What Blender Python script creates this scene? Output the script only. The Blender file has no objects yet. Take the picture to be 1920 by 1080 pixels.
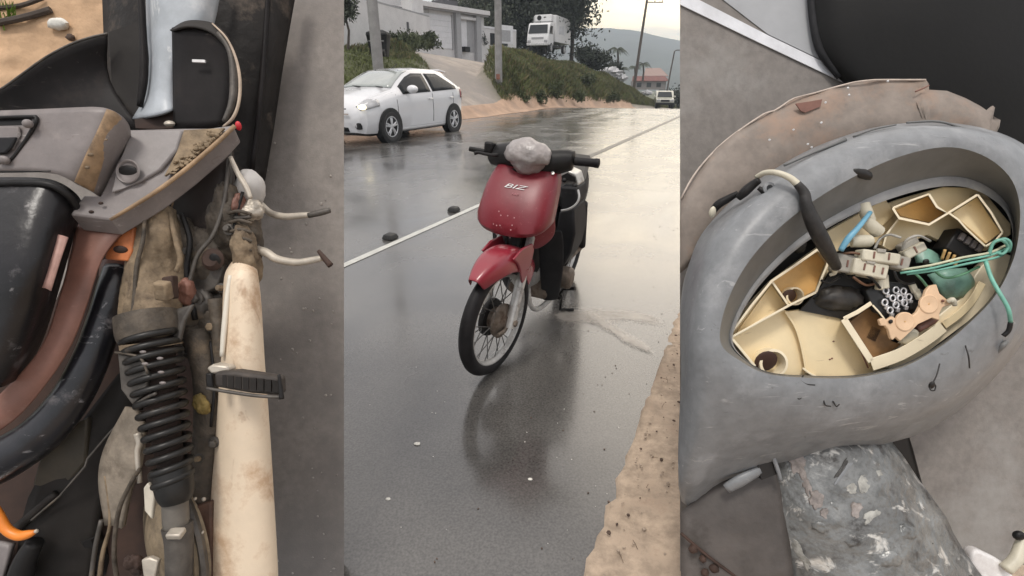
import bpy, math, random
import numpy as np
from mathutils import Vector, Matrix, noise
R = math.radians
random.seed(7); np.random.seed(7)
sc = bpy.context.scene
COL = sc.collection

# ---------------------------------------------------------------- camera
PITCH = 22.64
cam_d = bpy.data.cameras.new('camera'); cam = bpy.data.objects.new('camera', cam_d); COL.objects.link(cam)
CAM = Vector((0, 0, 1.3))
cam.location = CAM; cam.rotation_euler = (R(90 - PITCH), 0, 0)
cam_d.sensor_width = 36; cam_d.lens = 36 * 935 / 1920; cam_d.clip_start = .02; cam_d.clip_end = 6000
sc.camera = cam
FW = Vector((0, math.cos(R(PITCH)), -math.sin(R(PITCH)))); UP = Vector((0, math.sin(R(PITCH)), math.cos(R(PITCH)))); RT = Vector((1, 0, 0))

# ---------------------------------------------------------------- world: overcast evening sky
W = bpy.data.worlds.new('World'); sc.world = W; W.use_nodes = True
nt = W.node_tree; nt.nodes.clear(); N = nt.nodes.new; L = nt.links.new
out = N('ShaderNodeOutputWorld'); bgs = N('ShaderNodeBackground'); bgc = N('ShaderNodeBackground'); add = N('ShaderNodeAddShader')
SUN_EL, SUN_AZ = R(67), R(205)      # azimuth clockwise from +Y
sky = N('ShaderNodeTexSky'); sky.sky_type = 'NISHITA'; sky.sun_disc = False; sky.sun_elevation = SUN_EL; sky.sun_rotation = SUN_AZ
L(sky.outputs[0], bgs.inputs[0]); bgs.inputs[1].default_value = .05
tc = N('ShaderNodeTexCoord')
mp = N('ShaderNodeMapping'); mp.inputs['Scale'].default_value = (1.6, 1.6, 7.5); L(tc.outputs['Generated'], mp.inputs[0])
cn = N('ShaderNodeTexNoise'); cn.inputs['Scale'].default_value = 2.9; cn.inputs['Detail'].default_value = 7; cn.inputs['Roughness'].default_value = .58; cn.inputs['Distortion'].default_value = .35
L(mp.outputs[0], cn.inputs['Vector'])
cr_ = N('ShaderNodeValToRGB'); cr_.color_ramp.elements[0].position = .36; cr_.color_ramp.elements[1].position = .66
cr_.color_ramp.elements[0].color = (.46, .435, .415, 1); cr_.color_ramp.elements[1].color = (.78, .71, .62, 1)
L(cn.outputs[0], cr_.inputs[0])
# the low evening glow behind thin cloud over the hills
dt = N('ShaderNodeVectorMath'); dt.operation = 'DOT_PRODUCT'; g = Vector((.34, 1.12, .105 * 2.4)).normalized(); dt.inputs[1].default_value = g
nm = N('ShaderNodeVectorMath'); nm.operation = 'NORMALIZE'; L(tc.outputs['Generated'], nm.inputs[0])
sq = N('ShaderNodeVectorMath'); sq.operation = 'MULTIPLY'; sq.inputs[1].default_value = (1, 1, 2.4); L(nm.outputs[0], sq.inputs[0]); sn = N('ShaderNodeVectorMath'); sn.operation = 'NORMALIZE'; L(sq.outputs[0], sn.inputs[0]); L(sn.outputs[0], dt.inputs[0])
mr = N('ShaderNodeMapRange'); mr.inputs['From Min'].default_value = .80; mr.inputs['From Max'].default_value = 1.0; mr.interpolation_type = 'SMOOTHSTEP'
L(dt.outputs['Value'], mr.inputs[0])
gr = N('ShaderNodeValToRGB'); gr.color_ramp.elements[0].position = .42; gr.color_ramp.elements[1].position = .60
gr.color_ramp.elements[0].color = (0.22, 0.15, 0.07, 1); gr.color_ramp.elements[1].color = (1.25, .86, .26, 1); L(cn.outputs[0], gr.inputs[0])
gm = N('ShaderNodeMixRGB'); gm.blend_type = 'MIX'; gm.inputs[1].default_value = (0, 0, 0, 1); L(mr.outputs[0], gm.inputs[0]); L(gr.outputs[0], gm.inputs[2])
ga = N('ShaderNodeMixRGB'); ga.blend_type = 'ADD'; ga.inputs[0].default_value = 1; L(cr_.outputs[0], ga.inputs[1]); L(gm.outputs[0], ga.inputs[2])
# the veiled sun: a broad bright patch in the cloud above the hills
d2 = N('ShaderNodeVectorMath'); d2.operation = 'DOT_PRODUCT'; d2.inputs[1].default_value = Vector((.46, 1, .50)).normalized(); L(nm.outputs[0], d2.inputs[0])
m2 = N('ShaderNodeMapRange'); m2.inputs['From Min'].default_value = .885; m2.inputs['From Max'].default_value = .99; m2.interpolation_type = 'SMOOTHSTEP'; L(d2.outputs['Value'], m2.inputs[0])
g2 = N('ShaderNodeMixRGB'); g2.inputs[1].default_value = (0, 0, 0, 1); g2.inputs[2].default_value = (1.15, 1.0, .79, 1); L(m2.outputs[0], g2.inputs[0])
ga2 = N('ShaderNodeMixRGB'); ga2.blend_type = 'ADD'; ga2.inputs[0].default_value = 1; L(ga.outputs[0], ga2.inputs[1]); L(g2.outputs[0], ga2.inputs[2]); ga = ga2
# overcast: the sky brightens towards the zenith
sx = N('ShaderNodeSeparateXYZ'); L(nm.outputs[0], sx.inputs[0])
zr = N('ShaderNodeMapRange'); zr.inputs['From Min'].default_value = 0; zr.inputs['From Max'].default_value = 1; zr.inputs['To Min'].default_value = .78; zr.inputs['To Max'].default_value = 1.75
L(sx.outputs['Z'], zr.inputs[0]); L(ga.outputs[0], bgc.inputs[0]); L(zr.outputs[0], bgc.inputs[1])
L(bgs.outputs[0], add.inputs[0]); L(bgc.outputs[0], add.inputs[1]); L(add.outputs[0], out.inputs[0])
W.cycles.sampling_method = 'MANUAL'; W.cycles.sample_map_resolution = 512

sl = bpy.data.lights.new('sun', 'SUN'); sl.energy = 1.5; sl.angle = R(12); sl.color = (1, .95, .88)
sun = bpy.data.objects.new('sun', sl); COL.objects.link(sun)  # added light from behind the camera for the bays; real sun veiled ahead
sd = Vector((math.sin(SUN_AZ) * math.cos(SUN_EL), math.cos(SUN_AZ) * math.cos(SUN_EL), math.sin(SUN_EL)))
sun.rotation_euler = sd.to_track_quat('Z', 'Y').to_euler(); sun.location = (0, 0, 30)
sc.view_settings.view_transform = 'Standard'; sc.view_settings.look = 'None'; sc.view_settings.exposure = .26; sc.view_settings.gamma = 1
sc.view_settings.use_curve_mapping = False
sc.cycles.max_bounces = 6; sc.cycles.transparent_max_bounces = 12; sc.cycles.volume_bounces = 0
sc.cycles.use_denoising = True

# ---------------------------------------------------------------- mapping and mesh helpers
def P(px, py, d):                       # a point at depth d (metres along the view axis)
    px = float(px); py = float(py); d = float(d); return CAM + d * (FW + (px - 960) / 935 * RT + (540 - py) / 935 * UP)
def at(px, py, Y):                      # a point at world distance Y ahead
    px = float(px); py = float(py)
    r = FW + (px - 960) / 935 * RT + (540 - py) / 935 * UP
    return CAM + r * float(Y / r.y)
def ground_at(px, py, z=0):
    px = float(px); py = float(py)
    r = FW + (px - 960) / 935 * RT + (540 - py) / 935 * UP
    return CAM + r * float((z - CAM.z) / r.z)
DX, DY = math.sin(R(24.84)), math.cos(R(24.84))      # direction of the road
def UV(u, v, z=0): return Vector((DX * u + DY * v, DY * u - DX * v, z))
def uv_of(x, y): return DX * x + DY * y, DY * x - DX * y

def cr(pts, n=6, closed=False):
    """Catmull-Rom through points (any dimension)"""
    A = [np.array(p, float) for p in pts]; m = len(A); o = []
    for i in range(m if closed else m - 1):
        p0 = A[(i - 1) % m] if closed or i > 0 else 2 * A[0] - A[1]
        p1 = A[i]; p2 = A[(i + 1) % m]
        p3 = A[(i + 2) % m] if closed or i + 2 < m else 2 * A[-1] - A[-2]
        for k in range(n):
            t = k / n
            o.append(.5 * ((2 * p1) + (p2 - p0) * t + (2 * p0 - 5 * p1 + 4 * p2 - p3) * t * t + (3 * p1 - p0 - 3 * p2 + p3) * t ** 3))
    if not closed: o.append(A[-1])
    return [tuple(float(q) for q in x) for x in o]

class M:
    def __init__(s): s.v = []; s.f = []
    def add(s, vs, fs):
        b = len(s.v); s.v += [Vector(p) for p in vs]; s.f += [tuple(b + i for i in f) for f in fs]; return s
    def prism(s, front, vec):
        n = len(front); vec = Vector(vec)
        vs = [Vector(p) for p in front] + [Vector(p) + vec for p in front]
        fs = [tuple(range(n)), tuple(range(2 * n - 1, n - 1, -1))] + [(i, (i + 1) % n, n + (i + 1) % n, n + i)[::-1] for i in range(n)]
        return s.add(vs, fs)
    def loft(s, rings, closed=True, cap0=True, cap1=True):
        n = len(rings[0]); vs = [p for r in rings for p in r]; fs = []
        for i in range(len(rings) - 1):
            for j in range(n if closed else n - 1):
                k = (j + 1) % n
                fs.append((i * n + j, i * n + k, (i + 1) * n + k, (i + 1) * n + j))
        if closed and cap0: fs.append(tuple(range(n - 1, -1, -1)))
        if closed and cap1: fs.append(tuple((len(rings) - 1) * n + j for j in range(n)))
        return s.add(vs, fs)
    def grid(s, rows): return s.loft(rows, closed=False)
    def tube(s, pts, r, n=10, closed=False, flat=1.0):
        pts = [Vector(p) for p in pts]; m = len(pts)
        rr = list(r) if hasattr(r, '__len__') else [r] * m
        tn = []
        for i in range(m):
            a = pts[i - 1] if (i > 0 or closed) else pts[0]; b = pts[(i + 1) % m] if (i < m - 1 or closed) else pts[-1]
            tn.append((b - a).normalized() if (b - a).length > 1e-9 else Vector((0, 0, 1)))
        ref = Vector((0, 0, 1)) if abs(tn[0].z) < .9 else Vector((1, 0, 0))
        x = (ref - tn[0] * ref.dot(tn[0])).normalized(); rings = []
        for i in range(m):
            x = (x - tn[i] * x.dot(tn[i])).normalized(); y = tn[i].cross(x)
            rings.append([pts[i] + (x * math.cos(2 * math.pi * k / n) + y * flat * math.sin(2 * math.pi * k / n)) * rr[i] for k in range(n)])
        if closed: rings.append(rings[0])
        return s.loft(rings, True, not closed, not closed)
    def lathe(s, prof, c, axis, n=24, closed=False):
        """prof: list of (radius, offset along axis)"""
        c = Vector(c); ax = Vector(axis).normalized(); ref = Vector((0, 0, 1)) if abs(ax.z) < .9 else Vector((1, 0, 0))
        x = ax.cross(ref).normalized(); y = ax.cross(x)
        rings = [[c + ax * h + (x * math.cos(2 * math.pi * k / n) + y * math.sin(2 * math.pi * k / n)) * max(r, 1e-4) for k in range(n)] for r, h in prof]
        if closed: rings.append(rings[0])
        return s.loft(rings, True, not closed, not closed)
    def box(s, c, size, rot=None):
        c = Vector(c); hx, hy, hz = [q / 2 for q in size]; rot = rot or Matrix.Identity(3)
        vs = [c + rot @ Vector((a * hx, b * hy, e * hz)) for a in (-1, 1) for b in (-1, 1) for e in (-1, 1)]
        return s.add(vs, [(0, 1, 3, 2), (4, 6, 7, 5), (0, 4, 5, 1), (2, 3, 7, 6), (0, 2, 6, 4), (1, 5, 7, 3)])
    def slab(s, a, b, z0, z1, t):       # upright slab from a to b (xy), thickness t away to the left of a->b
        a = Vector((a[0], a[1], 0)); b = Vector((b[0], b[1], 0)); n = (b - a).normalized(); n = Vector((-n.y, n.x, 0)) * t
        q = [a, b, b + n, a + n]
        return s.prism([p + Vector((0, 0, z0)) for p in q], (0, 0, z1 - z0))
    def ball(s, c, r, n=12, m=8, nz=0, fr=3, rot=None):
        c = Vector(c); r = r if hasattr(r, '__len__') else (r, r, r); rot = rot or Matrix.Identity(3); rings = []
        for i in range(m + 1):
            th = math.pi * (.02 + .96 * i / m); ring = []
            for k in range(n):
                ph = 2 * math.pi * k / n; d = Vector((math.sin(th) * math.cos(ph), math.sin(th) * math.sin(ph), math.cos(th)))
                q = 1 + (nz * noise.fractal(d * fr + c * 7.3, .8, 2.2, 4) if nz else 0)
                ring.append(c + rot @ Vector((d.x * r[0] * q, d.y * r[1] * q, d.z * r[2] * q)))
            rings.append(ring)
        return s.loft(rings)
    def build(s, name, mat, parent=None, smooth=35, bevel=0, seg=2, sub=0, solid=0, off=-1, local=False):
        me = bpy.data.meshes.new(name); o = bpy.data.objects.new(name, me); COL.objects.link(o)
        org = Vector((0, 0, 0))
        if parent is not None:
            o.parent = parent
            if not local: org = root_loc(parent)
        elif not local:
            org = sum(s.v, Vector()) / len(s.v); org.z = min(p.z for p in s.v); o.location = org
        me.from_pydata([tuple(p - org) for p in s.v], [], s.f); me.materials.append(mat)
        import bmesh
        bm = bmesh.new(); bm.from_mesh(me); bmesh.ops.remove_doubles(bm, verts=bm.verts, dist=1e-6); bmesh.ops.recalc_face_normals(bm, faces=bm.faces); bm.to_mesh(me); bm.free()
        if smooth:
            me.shade_smooth(); me.set_sharp_from_angle(angle=R(smooth))
        if solid:
            md = o.modifiers.new('solid', 'SOLIDIFY'); md.thickness = solid; md.offset = off
        if bevel:
            md = o.modifiers.new('bevel', 'BEVEL'); md.width = bevel; md.segments = seg; md.limit_method = 'ANGLE'; md.angle_limit = R(40); md.harden_normals = False
        if sub:
            md = o.modifiers.new('sub', 'SUBSURF'); md.levels = sub; md.render_levels = sub
        return o
def root_loc(o):
    l = Vector((0, 0, 0))
    while o is not None:
        l += o.location; o = o.parent
    return l
def tag(o, label=None, cat=None, group=None, kind=None):
    if label: o['label'] = label
    if cat: o['category'] = cat
    if group: o['group'] = group
    if kind: o['kind'] = kind
    return o
def thing(name, label, cat, loc, group=None, rot=(0, 0, 0)):
    o = bpy.data.objects.new(name, None); COL.objects.link(o); o.location = loc; o.rotation_euler = rot; o.empty_display_size = .1
    return tag(o, label, cat, group)
def copy_tree(o, parent=None):
    c = o.copy(); COL.objects.link(c); c.parent = parent
    for ch in list(o.children): copy_tree(ch, c)
    return c

# ---------------------------------------------------------------- materials
def mat(name, col, rough=.5, metal=0., var=.25, scale=10., dirt=None, damt=.45, dscale=4., bump=0., bscale=60., coat=0., spec=.5, coatr=.08, emis=0, trans=0, detail=6, alpha=1, drough=None):
    m = bpy.data.materials.new(name); m.use_nodes = True; t = m.node_tree; b = t.nodes['Principled BSDF']; N = t.nodes.new; L = t.links.new
    tc = N('ShaderNodeTexCoord'); src = tc.outputs['Object']
    n1 = N('ShaderNodeTexNoise'); n1.inputs['Scale'].default_value = scale; n1.inputs['Detail'].default_value = detail; n1.inputs['Roughness'].default_value = .65; L(src, n1.inputs['Vector'])
    ra = N('ShaderNodeValToRGB'); ra.color_ramp.elements[0].position = .36; ra.color_ramp.elements[1].position = .64
    c = Vector(col); lo = c * (1 - var); hi = c * (1 + var)
    ra.color_ramp.elements[0].color = (*lo, 1); ra.color_ramp.elements[1].color = (*[min(.9, x) for x in hi], 1); L(n1.outputs[0], ra.inputs[0])
    last = ra.outputs[0]; rv = None
    if dirt is not None:
        n2 = N('ShaderNodeTexNoise'); n2.inputs['Scale'].default_value = dscale; n2.inputs['Detail'].default_value = 8; n2.inputs['Roughness'].default_value = .7; L(src, n2.inputs['Vector'])
        r2 = N('ShaderNodeValToRGB'); r2.color_ramp.elements[0].position = 1 - damt - .07; r2.color_ramp.elements[1].position = 1 - damt + .08; L(n2.outputs[0], r2.inputs[0])
        mx = N('ShaderNodeMixRGB'); L(r2.outputs[0], mx.inputs[0]); L(last, mx.inputs[1]); mx.inputs[2].default_value = (*dirt, 1); last = mx.outputs[0]
        rr = N('ShaderNodeMapRange'); L(r2.outputs[0], rr.inputs[0]); rr.inputs['To Min'].default_value = rough; rr.inputs['To Max'].default_value = drough if drough is not None else max(rough, .8); rv = rr.outputs[0]
    L(last, b.inputs['Base Color'])
    b.inputs['Roughness'].default_value = rough; b.inputs['Metallic'].default_value = metal
    if rv is None:
        rr = N('ShaderNodeMapRange'); L(n1.outputs[0], rr.inputs[0]); rr.inputs['To Min'].default_value = max(.02, rough - .12); rr.inputs['To Max'].default_value = min(1, rough + .12); rv = rr.outputs[0]
    L(rv, b.inputs['Roughness'])
    b.inputs['Coat Weight'].default_value = coat; b.inputs['Coat Roughness'].default_value = coatr; b.inputs['Specular IOR Level'].default_value = spec
    if bump:
        n3 = N('ShaderNodeTexNoise'); n3.inputs['Scale'].default_value = bscale; n3.inputs['Detail'].default_value = 5; L(src, n3.inputs['Vector'])
        bp = N('ShaderNodeBump'); bp.inputs['Strength'].default_value = min(1, bump); bp.inputs['Distance'].default_value = .3 / bscale; L(n3.outputs[0], bp.inputs['Height']); L(bp.outputs[0], b.inputs['Normal'])
    if emis:
        b.inputs['Emission Color'].default_value = (*col, 1); b.inputs['Emission Strength'].default_value = emis
    b.inputs['Transmission Weight'].default_value = trans; b.inputs['Alpha'].default_value = alpha
    return m
def scratches(m, col, amt=.5, scale=(6, 90, 40), rot=.6, thr=.62):
    t = m.node_tree; b = t.nodes['Principled BSDF']; N = t.nodes.new; L = t.links.new; src = b.inputs['Base Color'].links[0].from_socket
    tc = N('ShaderNodeTexCoord'); mp = N('ShaderNodeMapping'); mp.inputs['Rotation'].default_value = (rot, rot * .7, rot * 1.3); mp.inputs['Scale'].default_value = scale; L(tc.outputs['Object'], mp.inputs[0])
    n = N('ShaderNodeTexNoise'); n.inputs['Scale'].default_value = 1; n.inputs['Detail'].default_value = 4; n.inputs['Roughness'].default_value = .7; n.inputs['Distortion'].default_value = .6; L(mp.outputs[0], n.inputs['Vector'])
    r = N('ShaderNodeMapRange'); r.inputs['From Min'].default_value = thr; r.inputs['From Max'].default_value = thr + .08; r.inputs['To Max'].default_value = amt; L(n.outputs[0], r.inputs[0])
    mx = N('ShaderNodeMixRGB'); L(r.outputs[0], mx.inputs[0]); L(src, mx.inputs[1]); mx.inputs[2].default_value = (*col, 1); L(mx.outputs[0], b.inputs['Base Color']); return m
def leafmat(name, col, var=.5):
    m = mat(name, col, .6, var=var, scale=.9, spec=.25)
    b = m.node_tree.nodes['Principled BSDF']; b.inputs['Subsurface Weight'].default_value = 0
    return m
# ---------------------------------------------------------------- terrain
def sm(a, b, x):
    t = np.clip((x - a) / (b - a), 0, 1); return t * t * (3 - 2 * t)
def road_z(x, y):
    r = np.hypot(x, y); return -np.clip((r - 27) * .0478, 0, 6.2)
def terrain(x, y, full=True):
    x = np.asarray(x, float); y = np.asarray(y, float); u, v = DX * x + DY * y, DY * x - DX * y
    w = np.clip(-9.6 - v, 0, None)
    ul = 16.2 + .95 * w; ur = np.interp(w, [0, 2, 4, 7.5, 12], [20.6, 22, 26.6, 34, 47])
    drive = sm(ul - .9, ul + .9, u) * (1 - sm(ur - .9, ur + .9, u))
    hb = 3.5 * (1 - np.exp(-np.clip(w - .2, 0, None) / 1.75))
    hl = 1.75 * (1 - np.exp(-np.clip(w - .2, 0, None) / 1.0)) + np.clip((w - 1.5) * .13, 0, 1.55); lf = 1 - sm(17, 22, u - .4 * w); hb = hb * (1 - lf) + hl * lf; hd = 3.95 * (1 - np.exp(-w / 5.7))
    fade = 1 - .74 * sm(43, 72, u) - .12 * sm(72, 110, u)
    h = road_z(x, y) + (drive * hd + (1 - drive) * hb) * fade
    grass = (1 - drive) * sm(.15, .7, w)
    bump = (np.sin(x * 1.7 + y * .9) * np.sin(y * 1.3 - x * .6) * .14 + np.sin(x * 4.1 + 1) * np.sin(y * 3.7) * .05) * sm(.6, 2, w) * (1 - drive)
    return h + bump, grass
us = np.concatenate([[-300, -200, -120, -50, -20], np.arange(-8, 12, 1.0), np.arange(12, 50, .5), np.arange(50, 110, 1.5), [115, 130, 160, 220, 400, 1050]])
vs = np.concatenate([[-600, -400, -200, -110, -70], np.arange(-50, -22, 2.), np.arange(-22, -9.2, .3), [-9, -8, -6, -3, -1, -.6, -.3, 0, .5, 1, 3, 8, 20, 60, 200, 600]])
UU, VV = np.meshgrid(us, vs, indexing='ij'); XX = DX * UU + DY * VV; YY = DY * UU - DX * VV
ZZ, GG = terrain(XX, YY); ZZ = ZZ - .05 - .02 * ((VV > -9.2) & (VV < 9))
me = bpy.data.meshes.new('ground'); nu, nv = XX.shape
idx = np.arange(nu * nv).reshape(nu, nv)
fs = np.stack([idx[:-1, :-1], idx[1:, :-1], idx[1:, 1:], idx[:-1, 1:]], -1).reshape(-1, 4)
me.from_pydata(np.stack([XX, YY, ZZ], -1).reshape(-1, 3).tolist(), [], fs.tolist())
at_ = me.color_attributes.new('grass_cover', 'FLOAT_COLOR', 'POINT'); gg = GG.reshape(-1)
at_.data.foreach_set('color', np.stack([gg, gg, gg, np.ones_like(gg)], -1).reshape(-1)); me.shade_smooth()
m_ground = mat('soil and turf', (.33, .285, .245), .85, var=.2, scale=1.6, dirt=(.235, .21, .19), damt=.5, dscale=.28, bump=.5, bscale=9)
t = m_ground.node_tree; b = t.nodes['Principled BSDF']; src = b.inputs['Base Color'].links[0].from_socket
an = t.nodes.new('ShaderNodeAttribute'); an.attribute_name = 'grass_cover'
gn = t.nodes.new('ShaderNodeTexNoise'); gn.inputs['Scale'].default_value = 1.4; gn.inputs['Detail'].default_value = 8
gr2 = t.nodes.new('ShaderNodeValToRGB'); gr2.color_ramp.elements[0].color = (.035, .042, .014, 1); gr2.color_ramp.elements[1].color = (.12, .12, .045, 1); gr2.color_ramp.elements[0].position = .35; gr2.color_ramp.elements[1].position = .68
mx = t.nodes.new('ShaderNodeMixRGB'); t.links.new(an.outputs['Color'], mx.inputs[0]); t.links.new(src, mx.inputs[1]); t.links.new(gn.outputs[0], gr2.inputs[0]); t.links.new(gr2.outputs[0], mx.inputs[2]); t.links.new(mx.outputs[0], b.inputs['Base Color'])
me.materials.append(m_ground); go = bpy.data.objects.new('ground', me); COL.objects.link(go); tag(go, kind='structure')

# wet road
def wet_asphalt(name, wet=True):
    m = bpy.data.materials.new(name); m.use_nodes = True; t = m.node_tree; b = t.nodes['Principled BSDF']; N = t.nodes.new; L = t.links.new
    tc = N('ShaderNodeTexCoord'); rot = N('ShaderNodeMapping'); rot.inputs['Rotation'].default_value = (0, 0, R(24.84)); L(tc.outputs['Object'], rot.inputs[0])
    st = N('ShaderNodeMapping'); st.inputs['Scale'].default_value = (1.3, .09, 1); L(rot.outputs[0], st.inputs[0])
    n1 = N('ShaderNodeTexNoise'); n1.inputs['Scale'].default_value = 1.0; n1.inputs['Detail'].default_value = 5; L(st.outputs[0], n1.inputs['Vector'])       # wheel tracks
    n2 = N('ShaderNodeTexNoise'); n2.inputs['Scale'].default_value = 1.1; n2.inputs['Distortion'].default_value = .5; n2.inputs['Detail'].default_value = 6; L(tc.outputs['Object'], n2.inputs['Vector'])    # damp patches
    n3 = N('ShaderNodeTexNoise'); n3.inputs['Scale'].default_value = 130; n3.inputs['Detail'].default_value = 3; L(tc.outputs['Object'], n3.inputs['Vector'])   # stone
    ad = N('ShaderNodeMath'); ad.operation = 'ADD'; L(n1.outputs[0], ad.inputs[0]); L(n2.outputs[0], ad.inputs[1])
    r = N('ShaderNodeMapRange'); r.inputs['From Min'].default_value = .75; r.inputs['From Max'].default_value = 1.25; r.inputs['To Min'].default_value = .15; r.inputs['To Max'].default_value = .36; L(ad.outputs[0], r.inputs[0]); L(r.outputs[0], b.inputs['Roughness'])
    c = N('ShaderNodeValToRGB'); c.color_ramp.elements[0].color = (.060, .057, .054, 1); c.color_ramp.elements[1].color = (.115, .109, .102, 1); c.color_ramp.elements[0].position = .35; c.color_ramp.elements[1].position = .7; L(n2.outputs[0], c.inputs[0])
    c2 = N('ShaderNodeMixRGB'); c2.blend_type = 'MULTIPLY'; c2.inputs[0].default_value = .8; L(c.outputs[0], c2.inputs[1])
    r3 = N('ShaderNodeMapRange'); r3.inputs['From Min'].default_value = .3; r3.inputs['From Max'].default_value = .7; r3.inputs['To Min'].default_value = .6; r3.inputs['To Max'].default_value = 1.5; L(n3.outputs[0], r3.inputs[0]); L(r3.outputs[0], c2.inputs[2]); L(c2.outputs[0], b.inputs['Base Color'])
    bp = N('ShaderNodeBump'); bp.inputs['Strength'].default_value = .22; bp.inputs['Distance'].default_value = .002; L(n3.outputs[0], bp.inputs['Height']); L(bp.outputs[0], b.inputs['Normal'])
    b.inputs['IOR'].default_value = 1.5; b.inputs['Coat Weight'].default_value = .9; b.inputs['Coat IOR'].default_value = 1.6
    cr2 = N('ShaderNodeMath'); cr2.operation = 'MULTIPLY'; cr2.inputs[1].default_value = .8; L(r.outputs[0], cr2.inputs[0]); L(cr2.outputs[0], b.inputs['Coat Roughness'])
    return m
m_road = wet_asphalt('wet asphalt')
mb = M(); rows = []
ul_ = np.concatenate([np.arange(-14, 22, 2.), np.arange(22, 40, .7), np.arange(40, 150, 5.)])
vl_ = [-9.62, -9.3, -7.5, -5, -2.6, -1.2, -.6, -.25, .2]
for i, u in enumerate(ul_):
    rw = []
    for v in vl_:
        p = UV(u, v); p.z = float(road_z(p.x, p.y))
        rw.append(p)
    rows.append(rw)
mb.grid(rows); o = mb.build('road', m_road, smooth=60); tag(o, kind='structure')
def strip(name, mt, v0, v1, u0, u1, dz, jag=0, n=60, kind='structure'):
    rows = []
    for u in np.linspace(u0, u1, n):
        a = UV(u, v0 + jag * noise.noise(Vector((u * 2.3, 1.7, 0)))); c = UV(u, v1 + jag * noise.noise(Vector((u * 2.1, 9.7, 0))))
        a.z = float(road_z(a.x, a.y)) + dz; c.z = float(road_z(c.x, c.y)) + dz
        rows.append([a, c])
    mb = M(); mb.grid(rows); o = mb.build(name, mt, smooth=60); tag(o, kind=kind); return o
m_line = mat('worn road paint', (.46, .46, .43), .6, var=.12, scale=14, dirt=(.16, .15, .14), damt=.3, dscale=9, bump=.2, bscale=120)
strip('edge_line', m_line, -2.685, -2.62, -6, 5.1, .004, .007, 220)
strip('edge_line', mat('line dark against glare', (.098, .09, .083), .4, var=.2, scale=9), -2.72, -2.59, 5.3, 60, .004, .012, 220)  # dark colour stands in for white paint seen against the wet glare
# sandy verge on the near side, with a ragged lip over the asphalt
m_sand = mat('damp sandy verge', (.385, .30, .225), .9, var=.24, scale=18, dirt=(.285, .21, .155), damt=.40, dscale=4.5, bump=.9, bscale=55)
rows = []
for u in np.linspace(-4, 9, 300):
    rw = []
    for k, e in enumerate([0, .012, .04, .09, .16, .25, .36, .5, .7, 1, 1.5, 2.5, 5, 9]):
        v = -.238 + e + (.006 * noise.fractal(Vector((u * 2.1, 3, 0)), 1, 2, 5) + .024 * noise.noise(Vector((u * 14, 5, 0))) + .006 * noise.noise(Vector((u * 45, 5, 0)))) * max(0, 1 - e / .6)
        p = UV(u, v); p.z = (-.01 if k == 0 else .012 + .03 * min(1, e / .3)) + (.02 * noise.fractal(Vector((p.x * 5, p.y * 5, 0)), 1, 2, 4) + .006 * noise.noise(Vector((p.x * 30, p.y * 30, 1))) if k else 0)
        rw.append(p)
    rows.append(rw)
mb = M(); mb.grid(rows); o = mb.build('dirt_verge', m_sand, smooth=180); tag(o, kind='structure')
# farther verge
strip('far_verge', m_sand, -.3, 3, 9.0, 150, .012, .12, 120)
# left dirt shoulder spilling on to the road edge
m_dirt = mat('orange dirt', (.37, .25, .175), .88, var=.2, scale=1.6, dirt=(.28, .2, .15), damt=.45, dscale=.6, bump=.5, bscale=12)
rows = []
for u in np.linspace(6, 46, 130):
    rw = []
    for k, e in enumerate([0, .18, .4, .65, 1.0]):
        v = -9.35 - e + (.35 * noise.noise(Vector((u * .35, 2, 0))) + .12 * noise.noise(Vector((u * 1.7, 2, 0)))) * max(0, 1 - e)
        p = UV(u, v); p.z = float(terrain(p.x, p.y)[0]) + (.007 if k == 0 else .05 if k == 1 else .10 if k < 4 else -.10)
        rw.append(p)
    rows.append(rw)
mb = M(); mb.grid(rows); o = mb.build('dirt_shoulder', m_dirt, smooth=180); tag(o, kind='structure')

# pebbles and grit (stuff)
def pebbles(name, n, f, r0, r1, mt):
    mb = M()
    for i in range(n):
        p = f(); r = random.uniform(r0, r1) * random.choice([.6, .8, 1, 1])
        mb.ball(p, (r, r * random.uniform(.6, 1), r * .55), 6, 3, .25, 2, Matrix.Rotation(random.uniform(0, 6), 3, 'Z'))
    o = mb.build(name, mt, smooth=60); tag(o, kind='stuff'); return o
m_peb = mat('grit', (.33, .26, .2), .8, var=.4, scale=30)
m_pebw = mat('pale grit', (.7, .68, .62), .6, var=.2, scale=30)
m_pebd = mat('dark clods', (.09, .06, .045), .9, var=.4, scale=30)
def fv(a, b, u0=-.2, u1=5.5, z=.035):
    def f():
        v = -.22 + (b - a) * random.random() ** 1.6 + a; q = UV(random.uniform(u0, u1), v); q.z = z if v > -.2 else .002; return q
    return f
pebbles('verge_grit', 1100, fv(.03, 1.1), .003, .008, m_peb)
pebbles('verge_clods', 150, fv(.02, 1.0), .003, .009, m_pebd)
pebbles('road_grit', 130, fv(-.45, 0, z=0), .002, .005, m_pebd)
pebbles('road_chippings', 26, lambda: ground_at(random.uniform(690, 1180), random.uniform(640, 1070)) , .0018, .0035, m_pebw)
for px, py, s in ((782, 833, .009), (994, 899, .006), (728, 936, .006)):
    p = ground_at(px, py); mb = M(); mb.ball(p + Vector((0, 0, s * .3)), (s * 1.5, s, s * .5), 8, 5, .3)
    tag(mb.build('pebble', m_pebw, smooth=60), {782: 'white pebble on wet asphalt, larger one on the left side', 994: 'tiny white pebble on wet asphalt straight below the scooter', 728: 'faint pale pebble on the asphalt near the lower left'}[px], 'pebble', 'white pebbles on the asphalt')
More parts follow.
